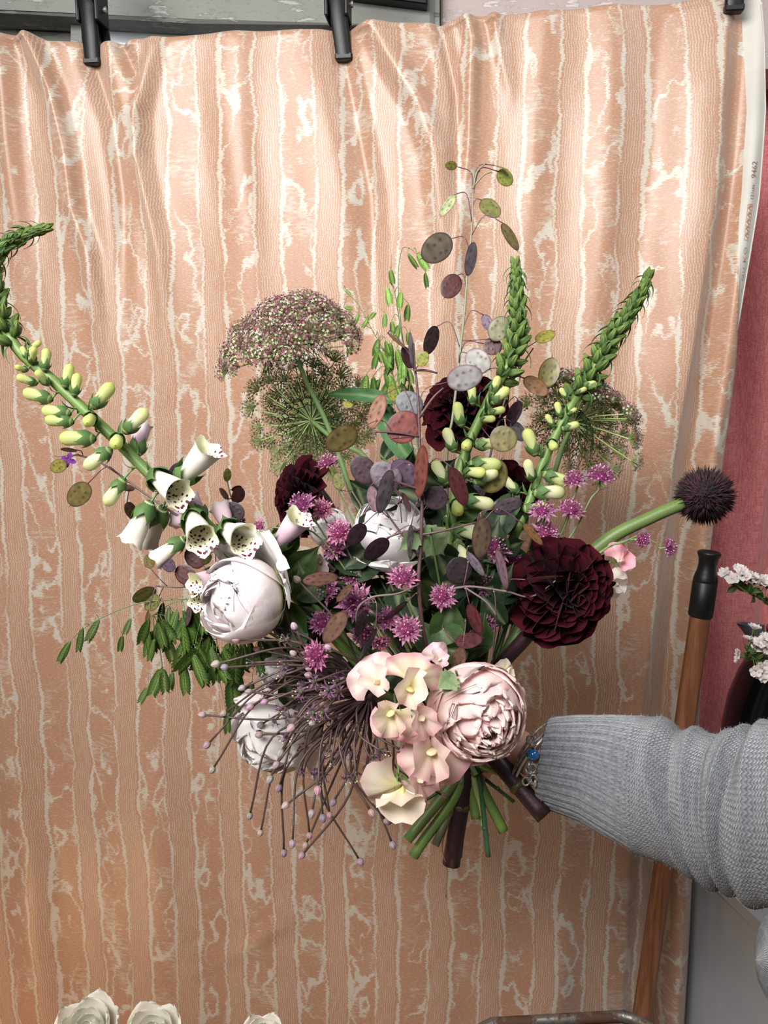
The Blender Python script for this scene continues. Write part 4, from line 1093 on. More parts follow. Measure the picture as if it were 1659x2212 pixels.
# ---------------------------------------------- honesty (lunaria)
def pod_mesh(seed):
    mb = MB(); r_ = random.Random(seed)
    seeds = [(.30 * sx + r_.uniform(-.05, .05), .30 + .2 * k + r_.uniform(-.03, .03)) for k in range(3) for sx in (-.55, .55)]
    NR_, NA = 13, 36
    def outline(a):
        y = math.sin(a); z = .5 - .5 * math.cos(a)
        return y * .375 * (1 + .06 * math.cos(a)), z
    for side in (1, -1):
        vs = []; cs = []
        for i in range(NR_ + 1):
            f = i / NR_
            for k in range(NA):
                oy, oz = outline(2 * PI * k / NA)
                y = oy * f; z = .5 + (oz - .5) * f
                th = .013 * math.sqrt(max(0, 1 - f ** 4)) + .002
                sd = sum(math.exp(-((y - a) ** 2 + ((z - b) * 1.0) ** 2) / .0016) for a, b in seeds)
                th += .010 * min(1, sd)
                rim = smooth(.88, .97, f)
                c_ = mixc((1, 1, 1, 1), (.34, .28, .32, 1), min(1, sd * 1.3) * .9)
                c_ = mixc(c_, (.45, .22, .34, 1), rim * .9)
                mt = .95 + .45 * mnoise.noise(Vector((y * 5, z * 5, seed)))
                vs.append(Vector((side * th, y, z))); cs.append((c_[0] * mt, c_[1] * mt, c_[2] * mt, 1))
        fs = []
        for i in range(NR_):
            for k in range(NA):
                b = (k + 1) % NA; q = (i * NA + k, i * NA + b, (i + 1) * NA + b, (i + 1) * NA + k)
                fs.append(q if side > 0 else q[::-1])
        mb.add(vs, fs, cs)
    tube(mb, [Vector((0, 0, .99)), Vector((0, .005, 1.05)), Vector((.01, .012, 1.11))], [.014, .009, .003], 5, 6, lin((110, 80, 90)))
    return mb.mesh('seed_pod', M_POD)
PODS = [pod_mesh(k) for k in range(4)]
PC = {'lime': (150, 152, 50), 'olive': (132, 122, 58), 'palegreen': (176, 184, 138), 'dusk': (120, 106, 88), 'duskdark': (84, 66, 66), 'lav': (160, 148, 162), 'silver': (190, 186, 186),
      'maroon': (92, 46, 46), 'red': (140, 66, 58), 'dkred': (112, 46, 50), 'purple': (72, 48, 60), 'mauve': (104, 82, 98), 'slate': (92, 92, 100), 'tan': (150, 116, 90), 'orange': (150, 104, 52), 'brown': (106, 74, 56), 'pinkor': (178, 128, 100), 'dark': (50, 36, 38), 'pinkgrey': (150, 120, 132)}
def honesty(label, d, stem, pods, twigs=(), rad=.0016, end=None, col=lin((112, 96, 92)), bind=True, seed=0, tipcol=None, name='honesty_branch'):
    """pods: (base xy, tip xy, half width px, colour, attach xy or None, depth offset)"""
    r_ = random.Random(seed + 40)
    pts = [P(x, y, d + (q[0] if q else 0)) for x, y, *q in stem]
    path = stem_to_bind(pts, end) if bind else pts
    root = thing(name, path[-1], label, 'honesty', 'honesty seed branches')
    mb = MB(); tube(mb, path, [rad * .55, rad, rad * 1.25], 7, 8 * len(path), col)
    fine = catmull(pts, 80)
    def near(x, y):
        return min(fine, key=lambda q: (q - P(x, y, depth(q))).length)
    for tw in twigs:
        q = [near(*tw[0])] + [P(x, y, d + (z_[0] if z_ else -.004)) for x, y, *z_ in tw[1:]]
        tube(mb, q, [rad * .8, rad * .5], 6, 10, col)
    for e in pods:
        (bx, by), (tx, ty), hw, ck = e[:4]
        at = e[4] if len(e) > 4 else None; dd = e[5] if len(e) > 5 else r_.uniform(-.012, .006)
        b = P(bx, by, d + dd); t_ = P(tx, ty, d + dd + r_.uniform(-.006, .006))
        z = t_ - b; L = z.length; true_w = hw * S(d) / (.375 * L)
        wid = max(1.0, min(1.35, true_w)) if true_w > .9 else 1.0
        yaw = math.acos(max(.12, min(1, true_w / wid))) * r_.choice((-1, 1))
        x = DIR(0, 0, -1); y_ = z.normalized().cross(x); 
        gr_ = sum(lin(PC[ck])[:3]) / 3; col_ = tuple((c_ * .85 + gr_ * .15) * .86 * r_.uniform(.92, 1.08) for c_ in lin(PC[ck])[:3]) + (1,)
        o = put('seed_pod', PODS[r_.randint(0, 3)], root, frame(b, z, x, (L, L * wid, L), yaw), col_)
        a = near(*at) if at and len(at) == 2 else near(bx, by)
        if at is not None and (a - P(at[0], at[1], depth(a))).length > .02: a = P(at[0], at[1], d - .002)
        m2 = MB()
        mid = a.lerp(b, .55) + (-z.normalized() * .25 + Vector((0, 0, .18))) * (a - b).length
        tube(m2, [a, mid, b + z * .01], [.0007, .00055, .0007], 5, 9, lin((96, 60, 74)))
        k_ = a.lerp(mid, .9); tube(m2, [k_ - z.normalized() * .0006, k_ + z.normalized() * .0006], [.0009, .0012, .0009], 6, 4, lin((150, 130, 100)))
        put('pod_stalk', m2.mesh('pod_stalk', M_STEM), o)
    put('stem', mb.mesh('honesty_stem', M_STEM), root)
    return root
honesty('tallest honesty branch rising above the bouquet with green and grey pods', .97,
    [(1024, 368), (1022, 420), (1020, 480), (1015, 540), (1009, 600), (1003, 680), (996, 740), (990, 800), (978, 900), (965, 1010)],
    [((987, 360), (962, 356), 7, 'lime', (1022, 402)), ((1068, 357), (1096, 366), 6, 'lime', (1023, 392)), ((1076, 370), (1106, 398), 17, 'lime', (1024, 420)), ((981, 420), (953, 468), 13, 'palegreen', (1019, 481)),
     ((1040, 432), (1078, 468), 20, 'olive', (1021, 445)), ((1087, 482), (1117, 541), 17, 'olive', (1018, 512)), ((975, 515), (912, 558), 27, 'dusk', (1012, 545)), ((1027, 526), (1007, 594), 13, 'lav', (1013, 545), -.01),
     ((988, 594), (960, 643), 22, 'maroon', (1004, 630)), ((943, 705), (920, 765), 15, 'duskdark', (992, 752)), ((1044, 680), (1062, 716), 9, 'lav', (1003, 712)), ((1060, 733), (1095, 686), 22, 'palegreen', (1000, 735)),
     ((1044, 742), (1084, 754), 20, 'maroon', (998, 770)), ((1008, 762), (1058, 798), 25, 'silver', (992, 790), -.012)],
    [((1022, 410), (1030, 372), (1050, 352)), ((1022, 400), (1045, 378), (1062, 372))], col=lin((128, 128, 104)), seed=1)
honesty('front honesty branch with a dark upright stem and many purple and red pods', .86,
    [(893, 742), (896, 790), (901, 835), (905, 900), (908, 1000), (912, 1070), (909, 1180), (905, 1275), (925, 1420, .03)],
    [((966, 826), (1042, 806), 26, 'silver', (905, 880)), ((838, 718), (874, 752), 7, 'orange', (893, 780)), ((886, 796), (874, 748), 13, 'maroon', (894, 800)), ((893, 797), (886, 718), 8, 'silver', (897, 815)),
     ((903, 790), (922, 760), 14, 'lime', (899, 810)), ((828, 852), (800, 926), 18, 'pinkor', (903, 935)), ((843, 948), (900, 896), 34, 'red', (905, 945)), ((908, 892), (860, 852), 28, 'slate', (905, 905), .02),
     ((770, 928), (705, 968), 24, 'olive', (850, 938)), ((805, 1042), (765, 988), 27, 'purple', (909, 1060), .012), ((862, 1052), (805, 1005), 31, 'mauve', (909, 1060), .004), ((897, 1046), (850, 996), 27, 'mauve', (909, 1060), .01),
     ((846, 1016), (818, 1108), 16, 'lav', (909, 1050), -.012), ((914, 962), (904, 1076), 13, 'red', (908, 950), -.014), ((977, 1010), (1004, 1092), 20, 'dkred', (908, 1030)), ((958, 1056), (925, 1096), 27, 'purple', (912, 1105)),
     ((800, 1050), (812, 1106), 13, 'pinkgrey', (870, 1075)), ((1064, 1100), (1128, 1086), 18, 'lav', (1030, 1128)), ((1046, 1116), (1035, 1206), 24, 'tan', (1030, 1130)), ((1130, 1132), (1172, 1176), 11, 'orange', (1045, 1125)),
     ((888, 1134), (886, 1208), 8, 'lav', (911, 1090), -.012), ((837, 1164), (790, 1208), 19, 'purple', (876, 1150)), ((787, 1132), (754, 1178), 17, 'purple', (840, 1119)), ((870, 1065), (886, 1106), 6, 'maroon', (868, 1130)),
     ((880, 1300), (830, 1340), 9, 'mauve', (895, 1285))],
    [((909, 1155), (960, 1146), (1030, 1128)), ((905, 1210), (865, 1150), (828, 1098)), ((909, 1140), (870, 1150), (835, 1162)), ((905, 940), (860, 935), (800, 932)), ((909, 1060), (870, 1045), (830, 1030)), ((896, 800), (920, 800), (945, 806)), ((904, 900), (935, 860), (958, 838))],
    rad=.0021, col=lin((86, 62, 62)), seed=2)
honesty('right honesty branch with olive and orange pods between the two foxglove spikes', .985,
    [(1152, 752), (1122, 798), (1096, 850), (1072, 930), (1044, 1050), (1005, 1200)],
    [((1158, 738), (1198, 716), 14, 'lime', (1120, 800)), ((1180, 836), (1192, 772), 20, 'olive', (1118, 810)), ((1133, 816), (1182, 852), 20, 'orange', (1098, 845)), ((1058, 946), (1118, 950), 27, 'olive', (1072, 925), -.06),
     ((1106, 912), (1132, 952), 16, 'slate', (1075, 925)), ((1048, 1062), (1082, 994), 30, 'olive', (1044, 1050), -.045), ((1122, 866), (1098, 922), 12, 'purple', (1085, 890)), ((1026, 1040), (1046, 1072), 12, 'lav', (1040, 1060))], seed=3)
honesty('low honesty branch reaching toward the big dahlia with dark drooping pods', .875,
    [(1215, 1243), (1150, 1288), (1090, 1277), (1000, 1268), (958, 1300), (970, 1440, .04)],
    [((1006, 1206), (976, 1260), 28, 'dark', (1000, 1266), .012), ((1008, 1192), (1046, 1244), 8, 'lav', (1020, 1180)), ((1074, 1186), (1094, 1272), 6, 'pinkgrey', (1085, 1190)), ((1014, 1304), (1036, 1370), 12, 'dkred', (1000, 1268)),
     ((984, 1388), (1042, 1378), 14, 'maroon', (968, 1340)), ((1000, 1398), (980, 1456), 12, 'brown', (1000, 1340), -.03), ((1134, 1252), (1210, 1245), 5, 'tan', (1100, 1276), -.03), ((1072, 1330), (1064, 1420), 5, 'pinkgrey', (1060, 1280))],
    [((1000, 1268), (1050, 1300), (1076, 1335))], seed=4, col=lin((118, 98, 104)))
honesty('low left honesty branch with brown pods among the astrantias', .835,
    [(905, 1262, .02), (860, 1282), (800, 1292), (770, 1330), (800, 1420, .06)],
    [((654, 1254), (730, 1247), 13, 'brown', (770, 1265)), ((746, 1322), (700, 1388), 18, 'brown', (775, 1312)), ((812, 1358), (778, 1428), 8, 'slate', (800, 1295)), ((792, 1318), (770, 1374), 12, 'duskdark', (785, 1300)), ((760, 1262), (728, 1300), 8, 'brown', (790, 1290))], seed=5)
honesty('far left honesty twig with two olive pods beyond the foxglove stem', .93,
    [(118, 985), (175, 985), (232, 1008), (330, 1078), (430, 1142), (540, 1200)],
    [((190, 1044), (152, 1092), 21, 'olive', (256, 1026)), ((142, 998), (110, 1016), 14, 'lime', (175, 990)), ((274, 1085), (292, 1122), 9, 'brown', (300, 1060)), ((402, 1004), (366, 1032), 16, 'purple', (360, 1095)), ((262, 1050), (290, 1058), 7, 'brown', (285, 1045)), ((165, 972), (132, 972), 4, 'olive', (180, 985))], seed=6)
# small purple flower on that twig
fr = [o for o in bpy.data.objects if o.name.startswith('honesty_branch') and o.get('label', '').startswith('far left')][0]
PV = petal_mesh('violet_petal', .30, rounded, .2, -.5, .05, lin((128, 50, 160)), lin((100, 40, 130)), M_PETAL, 6, 4)
for k in range(4):
    put('violet_petal', PV, fr, frame(P(149, 994, .925), DIR(math.cos(k * 1.57 + .3), math.sin(k * 1.57 + .3), -.4), DIR(0, 0, 1), 18 * S(.925)))
honesty('left honesty branch below the foxglove with olive and maroon pods', .905,
    [(336, 1266), (400, 1268), (480, 1266), (560, 1290)],
    [((325, 1228), (319, 1198), 11, 'olive', (362, 1266)), ((334, 1270), (289, 1300), 14, 'olive', (345, 1267)), ((344, 1288), (314, 1316), 16, 'olive', (352, 1268)), ((374, 1234), (352, 1204), 14, 'mauve', (400, 1262)),
     ((440, 1222), (402, 1188), 21, 'maroon', (450, 1262)), ((420, 1254), (380, 1228), 21, 'maroon', (440, 1264)), ((412, 1306), (402, 1352), 10, 'duskdark', (420, 1268)), ((322, 1320), (316, 1352), 8, 'brown', (345, 1270)), ((452, 1195), (440, 1220), 9, 'olive', (465, 1262))], seed=7, col=lin((104, 84, 80)))
honesty('short honesty twig with tiny green pods left of the side-on dahlia', .955,
    [(491, 1040), (500, 1075), (520, 1110), (560, 1170)],
    [((491, 1040), (491, 1012), 7, 'lime'), ((494, 1078), (474, 1056), 8, 'brown'), ((510, 1086), (520, 1052), 13, 'maroon'), ((524, 1122), (486, 1090), 21, 'purple'), ((500, 1058), (522, 1052), 5, 'duskdark'), ((526, 1128), (510, 1150), 12, 'purple')], seed=8)
honesty('hidden honesty sprig with dark pods beneath the central white peony', .93,
    [(760, 1060), (800, 1130), (830, 1220), (860, 1300)],
    [((735, 1058), (728, 1022), 13, 'olive'), ((672, 1235), (640, 1215), 16, 'purple', (720, 1230)), ((856, 1232), (905, 1242), 10, 'brown'), ((760, 880), (742, 868), 8, 'lime', (790, 905)), ((850, 868), (846, 830), 11, 'lime', (852, 890))],
    [((800, 1130), (735, 1058))], seed=11)

# ---------------------------------------------- Queen Anne's lace
def umbellet(seed, green):
    mb = MB(); r_ = random.Random(seed)
    for i in range(44):
        f = (i + .5) / 44; th = math.sqrt(f) * 1.15; az = i * 2.39996
        v = Vector((math.sin(th) * math.cos(az), math.sin(th) * math.sin(az), math.cos(th)))
        L = r_.uniform(.8, 1.05); c_ = v * L
        tube(mb, [Vector((0, 0, 0)), v * L * .5 + Vector((0, 0, .05)), c_], .022, 3, 3, lin((140, 152, 96)), cap=False)
        base = r_.choice(((176, 172, 142), (186, 168, 164), (166, 128, 138), (142, 86, 104), (112, 52, 74), (160, 160, 134)) if not green else ((176, 184, 140), (162, 174, 122), (190, 190, 160), (170, 146, 140), (138, 152, 100)))
        col = lin(base); u = v.orthogonal().normalized(); w_ = v.cross(u); n_ = 5; s_ = r_.uniform(.11, .18)
        vs = [c_ + v * .05]
        for k in range(n_ * 2):
            a = PI * k / n_ + i; q = s_ if k % 2 == 0 else s_ * .45
            vs.append(c_ + (u * math.cos(a) + w_ * math.sin(a)) * q + v * (.02 if k % 2 else .06))
        mb.add(vs, [(0, k + 1, (k + 1) % (2 * n_) + 1) for k in range(2 * n_)], col)
        if r_.random() < .4:
            e = c_ + v * .16; q = .05
            mb.add([e + u * q, e + w_ * q, e - u * q, e - w_ * q, e + v * q, e - v * q], [(0, 1, 4), (1, 2, 4), (2, 3, 4), (3, 0, 4), (1, 0, 5), (2, 1, 5), (3, 2, 5), (0, 3, 5)], lin((110, 40, 72)))
    return mb.mesh('umbellet', M_FUZZ)
UMB = {False: [umbellet(k, False) for k in range(4)], True: [umbellet(k + 9, True) for k in range(3)]}
def lace(label, hub, d, axis, L, tmax, green, stem, sq=1.0, N=46, seed=0, end=None, droop=0.0, cut=None, fill=0.0):
    r_ = random.Random(seed); A = DIR(*axis); c = P(hub[0], hub[1], d); F0 = frame(c, A).to_3x3()
    pts = [c] + [P(*q) for q in stem]
    path = stem_to_bind(pts, end)
    root = thing('lace_flower', path[-1], label, 'flower', 'lacy carrot umbels')
    mb = MB(); tube(mb, path, [.003, .0034, .0036], 10, 8 * len(path), lin((96, 120, 72)), ridge=.05); put('stem', mb.mesh('lace_stem', M_STEM), root)
    mbr = MB()
    for i in range(N):
        f = (i + .5) / N; th = math.sqrt(f) * tmax; az = i * 2.39996
        v = F0 @ Vector((math.sin(th) * math.cos(az), math.sin(th) * math.sin(az), math.cos(th)))
        if cut and cut(v): continue
        Li = L * r_.uniform(.9, 1.08) * (1 - .46 * (1 - f))
        e = c + v * Li + Vector((0, 0, -droop * f * L))
        m_ = c + v * Li * .5 - A * Li * .10 * math.sin(th)
        tube(mbr, [c, m_, e], [.0011, .0009, .0008], 5, 8, lin((150, 166, 104)), cap=False)
        u = (v + A * .35).normalized(); s_ = L * r_.uniform(.17, .22)
        put('umbellet', r_.choice(UMB[green]), root, frame(e, u, None, s_, r_.uniform(0, 6)), (r_.uniform(.85, 1.1),) * 3 + (1,))
    put('rays', mbr.mesh('rays', M_STEM), root)
    for k in range(13):                      # thread bracts under the hub
        az = 2 * PI * k / 13; rho = F0 @ Vector((math.cos(az), math.sin(az), 0)); mb = MB()
        b = c; e = c + rho * L * .55 - A * L * r_.uniform(.15, .4) + Vector((0, 0, -.1 * L))
        m_ = c + rho * L * .35 - A * L * .02
        tube(mb, [b, m_, e], [.0009, .0008, .0002], 4, 8, G_DARK)
        for q in (.35, .5, .65, .8):
            for sg in (-1, 1):
                p0 = b.lerp(m_, min(1, q * 2)) if q < .5 else m_.lerp(e, q * 2 - 1)
                tube(mb, [p0, p0 + (e - m_) * .3 + A.cross(rho) * sg * L * .10, p0 + (e - m_) * .55 + A.cross(rho) * sg * L * .12], [.0007, .0005, .0001], 4, 5, G_DARK)
        put('bract', mb.mesh('lace_bract', M_LEAF), root)
lace('dusky pink lace umbel at the upper left, domed like a parasol', (632, 742), .985, (-.22, -.90, -.30), .083, 1.62, False, [(660, 820, .99), (702, 905, .995), (738, 1000, 1.0), (770, 1090, 1.0)], N=84, seed=1, droop=.12)
lace('greenish lace umbel seen from below, under the domed one', (672, 908), 1.03, (-.05, -.30, .92), .083, 1.35, True, [(730, 955, 1.0), (790, 990, 1.0), (830, 1080, 1.0)], N=70, seed=2)
lace('dusky lace umbel at the right behind the leaning foxglove', (1240, 912), 1.03, (.62, -.62, .42), .080, 1.5, False, [(1215, 965, 1.02), (1192, 1040, 1.0)], N=66, seed=3, droop=.2)

# ---------------------------------------------- sea oats
def spikelet(seed, n=9):
    mb = MB(); r_ = random.Random(seed)
    for k in range(n):
        for sg in (-1, 1):
            z0 = .06 + .80 * (k + (.5 if sg > 0 else 0)) / n; w = .17 * math.sin(PI * (.18 + .72 * (z0)))
            L = .24
            L = .20
            vs = [Vector((0, 0, z0 - .05)), Vector((.012 * sg, sg * w * .62, z0 + .01)), Vector((.004, sg * w * .98, z0 + L * .45)), Vector((-.012, sg * w * 1.12, z0 + L * 1.05)), Vector((-.004, sg * w * .3, z0 + L * .62)), Vector((.028, sg * w * .5, z0 + L * .32))]
            c1 = lin((84, 112, 50)); c2 = lin((66, 92, 40)); c3 = lin((150, 176, 96))
            mb.add(vs, [(0, 1, 5), (1, 2, 5), (2, 3, 5), (3, 4, 5), (4, 0, 5)], [c3, c1, c2, c1, c3, c1])
            mb.add([v + Vector((-.03, 0, 0)) for v in vs[:5]], [(4, 3, 2, 1, 0)], [c3, c1, c2, c2, c3])
    tube(mb, [Vector((0, 0, 0)), Vector((0, 0, .9))], [.012, .006], 4, 3, lin((110, 130, 70)))
    return mb.mesh('spikelet', M_LEAF)
SPK = [spikelet(0, 7), spikelet(1, 9)]
def sea_oats(label, d, stalk, spk, tint, end=None, seed=0, auto=(), wide=1.0):
    r_ = random.Random(seed + 70)
    pts = [P(x, y, d + (q[0] if q else 0)) for x, y, *q in stalk]
    path = stem_to_bind(pts, end)
    root = thing('sea_oats', path[-1], label, 'grass', 'sea oat grass stems')
    mb = MB(); tube(mb, path, [.0004, .0008, .0012], 6, 8 * len(path), lin((96, 116, 66)))
    fine = catmull(pts, 100)
    allsp = list(spk)
    for (x0, y0, x1, y1, n, ang, Lp) in auto:
        for k in range(n):
            bx, by = r_.uniform(x0, x1), r_.uniform(y0, y1); a = ang + r_.gauss(0, .28); l_ = Lp * r_.uniform(.8, 1.2)
            allsp.append(((bx, by), (bx + l_ * math.sin(a), by + l_ * math.cos(a))))
    for (b_, t_) in allsp:
        dd = d + r_.uniform(-.02, .02)
        b = P(b_[0], b_[1], dd); t2 = P(t_[0], t_[1], dd + r_.uniform(-.008, .008)); z = t2 - b; L = z.length
        a = min(fine, key=lambda q: (q - b).length + max(0, b.z - q.z) * 1.5)
        tube(mb, [a, a.lerp(b, .5) + Vector((0, 0, .35 * (a - b).length)), b], [.0005, .00035, .0003], 4, 9, lin((110, 126, 70)))
        v = r_.uniform(.8, 1.2)
        put('spikelet', r_.choice(SPK), root, frame(b, z, DIR(0, 0, -1), (L * .9, L * .95 * wide, L * .9), r_.uniform(-.7, .7)), (tint[0] * v, tint[1] * v, tint[2] * v, 1))
    put('stem', mb.mesh('oat_stem', M_STEM), root)
DKG = (.40, .45, .32)
sea_oats('lowest arching sea oat stem trailing furthest to the left', .91, [(126, 1434), (160, 1376), (215, 1337), (290, 1306), (350, 1297), (430, 1298), (540, 1340)],
    [((178, 1354), (166, 1418)), ((214, 1337), (182, 1395)), ((152, 1384), (122, 1438)), ((283, 1334), (266, 1378)), ((264, 1372), (257, 1414)), ((322, 1335), (300, 1402)), ((352, 1300), (345, 1352)), ((365, 1310), (362, 1350)), ((340, 1345), (358, 1410))], DKG, seed=1, wide=.85)
sea_oats('thick cluster of dark sea oats hanging under the left white peony', .925, [(330, 1330), (380, 1300), (440, 1296), (520, 1330), (600, 1380)],
    [((350, 1440), (322, 1514)), ((352, 1444), (358, 1508)), ((320, 1482), (297, 1526)), ((395, 1430), (402, 1512)), ((372, 1450), (366, 1500)), ((430, 1400), (372, 1462))], DKG, seed=2,
    auto=[(315, 1315, 345, 1380, 6, -.15, 62), (345, 1300, 420, 1390, 15, .0, 72), (400, 1310, 460, 1430, 16, .05, 78)])
sea_oats('right-hand dark sea oats drooping beside the allium', .935, [(430, 1395), (470, 1380), (530, 1380), (620, 1400)],
    [((500, 1458), (508, 1556)), ((490, 1540), (492, 1592)), ((545, 1470), (528, 1540)), ((512, 1490), (495, 1545))], DKG, seed=3, auto=[(430, 1380, 520, 1440, 16, .05, 76), (470, 1370, 560, 1410, 8, .2, 64)])
LTG = (.95, 1.08, .8)  # upper stems tinted lighter, with the backlight put into their colour
sea_oats('upright sea oats left of the tall honesty, nodding spikelets', 1.0, [(846, 550), (846, 600), (856, 650), (868, 730), (882, 820), (900, 950)],
    [((843, 580), (850, 620)), ((836, 620), (844, 665)), ((866, 628), (862, 672)), ((882, 655), (878, 700)), ((846, 692), (850, 726)), ((856, 752), (866, 802)), ((880, 716), (884, 748)), ((872, 780), (872, 822)), ((845, 742), (842, 790)), ((862, 700), (852, 742))], LTG, seed=4, auto=[(840, 760, 890, 830, 10, .1, 46)])
sea_oats('sea oats leaning left beside the domed lace umbel', 1.005, [(742, 625), (775, 660), (805, 715), (835, 770), (860, 850), (890, 960)],
    [((746, 625), (760, 640)), ((742, 664), (766, 668)), ((775, 678), (762, 708)), ((797, 686), (780, 712)), ((750, 706), (746, 724)), ((758, 732), (752, 774)), ((832, 676), (830, 712)), ((815, 762), (806, 798)), ((818, 730), (808, 775)), ((798, 690), (812, 672))], (.85, 1.0, .7), seed=5, auto=[(805, 730, 850, 800, 10, 0, 44), (790, 800, 870, 850, 10, .1, 46)])
sea_oats('single sea oat stem arching over to three spikelets near the grey pods', 1.03, [(900, 549), (885, 537), (868, 540), (860, 600), (866, 700), (885, 830), (905, 960)],
    [((880, 546), (906, 584)), ((900, 546), (928, 588)), ((918, 586), (924, 628))], (1.0, 1.15, .85), seed=6)
# ---------------------------------------------- wiry allium
def bud_mesh():
    mb = MB(); p = [(.02, -.05), (.28, .08), (.40, .32), (.38, .58), (.22, .86), (.04, 1.0)]
    def mod(v, a, i, c):
        q = 1 - .12 * (.5 + .5 * math.cos(6 * a)) ** 3
        st = .5 + .5 * math.cos(6 * a)
        return Vector((v.x * q, v.y * q, v.z)), mixc(c, lin((150, 104, 130)), .65 * st * smooth(0, .5, p[i][1]))
    lathe(mb, p, 18, gradcols([(r, max(0, z)) for r, z in p], [(0, lin((150, 150, 110))), (.3, lin((214, 196, 200))), (1, lin((236, 224, 224)))]), mod)
    return mb.mesh('bud', M_PETAL)
ABUD = bud_mesh()
def star_mesh():
    mb = MB(); r_ = random.Random(4)
    for k in range(6):
        a = 2 * PI * k / 6; rho = Vector((math.cos(a), math.sin(a), 0)); sd = Vector((-math.sin(a), math.cos(a), 0))
        b = rho * .1; e = rho * .85 + Vector((0, 0, .25 - .25 * (k % 2))); m_ = rho * .5 + Vector((0, 0, .22))
        mb.add([b + sd * .06, b - sd * .06, m_ - sd * .11, m_ + sd * .11, e], [(0, 1, 2, 3), (3, 2, 4)], lin((150, 110, 146)))
        s0 = Vector((0, 0, .1)); s1 = rho * .35 + Vector((0, 0, .6))
        tube(mb, [s0, s1], .018, 3, 2, lin((170, 130, 160)))
        mb.add([s1 + sd * .05, s1 - sd * .05, s1 + Vector((0, 0, .1)) - sd * .05, s1 + Vector((0, 0, .1)) + sd * .05], [(0, 1, 2, 3)], lin((226, 212, 170)))
    lathe(mb, [(.02, .0), (.14, .06), (.17, .18), (.10, .3), (.02, .34)], 8, lin((96, 116, 70)))
    return mb.mesh('open_floret', M_PETAL)
ASTAR = star_mesh()
r_ = random.Random(21)
AC = P(800, 1502, .885)
apath = stem_to_bind([AC, P(870, 1520, .92)], P(940, 1826, .93))
root = thing('wiry_allium', apath[-1], 'wiry purple allium burst with long thread stalks at the lower left', 'flower')
mb = MB(); tube(mb, apath, .005, 10, None, lin((86, 84, 60))); put('stem', mb.mesh('allium_stem', M_STEM), root)
mb = MB(); lathe(mb, [(.008 * math.sin(PI * k / 8), -.008 * math.cos(PI * k / 8)) for k in range(9)], 14, lin((66, 44, 52)), M=Matrix.Translation(AC)); put('hub', mb.mesh('allium_hub', M_STEM), root)
BUDS = [(476, 1432), (562, 1404), (639, 1416), (493, 1441), (530, 1483), (545, 1495), (445, 1545), (489, 1537), (548, 1522), (569, 1562), (567, 1587), (617, 1592), (636, 1566), (453, 1603), (463, 1656), (746, 1545), (805, 1616),
        (602, 1645), (587, 1675), (605, 1694), (541, 1755), (564, 1792), (624, 1734), (613, 1834), (632, 1813), (657, 1842), (668, 1797), (663, 1819), (687, 1697), (697, 1758), (675, 1748), (711, 1753), (724, 1726), (774, 1854), (845, 1817),
        (830, 1768), (798, 1748), (840, 1679), (889, 1751), (952, 1716), (574, 1314), (542, 1338), (601, 1272), (648, 1258), (639, 1360), (574, 1346), (520, 1382)]
STARS = [(550, 1431), (619, 1436), (693, 1461), (592, 1485), (609, 1530), (736, 1566), (683, 1670), (651, 1664), (768, 1667), (771, 1562), (675, 1559), (690, 1603), (623, 1383), (650, 1348), (712, 1490), (740, 1620), (760, 1480), (830, 1570), (865, 1620), (700, 1530)]
def pedicel(tx, ty, kind):
    dx, dy = tx - 800, ty - 1502
    far = math.hypot(dx, dy) / 350
    d2 = .885 + r_.uniform(-.075, .045) * (1.1 - .5 * min(1, far)) - .012
    e = P(tx, ty, d2); v = e - AC
    pv = v.cross(CF); pv = pv.normalized()
    if pv.dot(DIR(-.75, -.65, 0)) < 0: pv = -pv
    bow = v.length * (r_.uniform(.08, .26) if r_.random() < .85 else r_.uniform(-.12, 0))
    mid = AC + v * .6 + pv * bow + DIR(0, 0, -1) * r_.uniform(-.02, .05) * v.length * 2
    q1 = AC + v * .28 + pv * bow * .55
    cm = r_.choice(((66, 40, 48), (60, 33, 44), (74, 50, 52), (52, 30, 40)))
    mb = MB(); fine = tube(mb, [AC, q1, mid, e], [.0016, .0015, .0013, .0013], 6, 18, lin(cm), True, lin((84, 66, 60)))
    o = put('floret_stalk', mb.mesh('floret_stalk', M_STEM), root)
    z = fine[-1] - fine[-2]
    if kind: put('bud', ABUD, o, frame(e, z, None, r_.uniform(.0085, .0105)), (r_.uniform(.75, 1.02), r_.uniform(.7, .95), r_.uniform(.75, 1.0), 1))
    else: put('open_floret', ASTAR, o, frame(e, z, None, r_.uniform(.0125, .016), r_.uniform(0, 6)), (r_.uniform(.75, 1.0),) * 3 + (1,))
for x, y in BUDS: pedicel(x, y, True)
for x, y in STARS: pedicel(x, y, False)
for k in range(46):                        # short inner stalks in the shaded heart
    a = r_.uniform(1.35, 4.3); L = r_.uniform(80, 230); pedicel(800 + L * math.cos(a) * 1.0, 1505 + L * math.sin(a) * .75 + 25, r_.random() < .35)

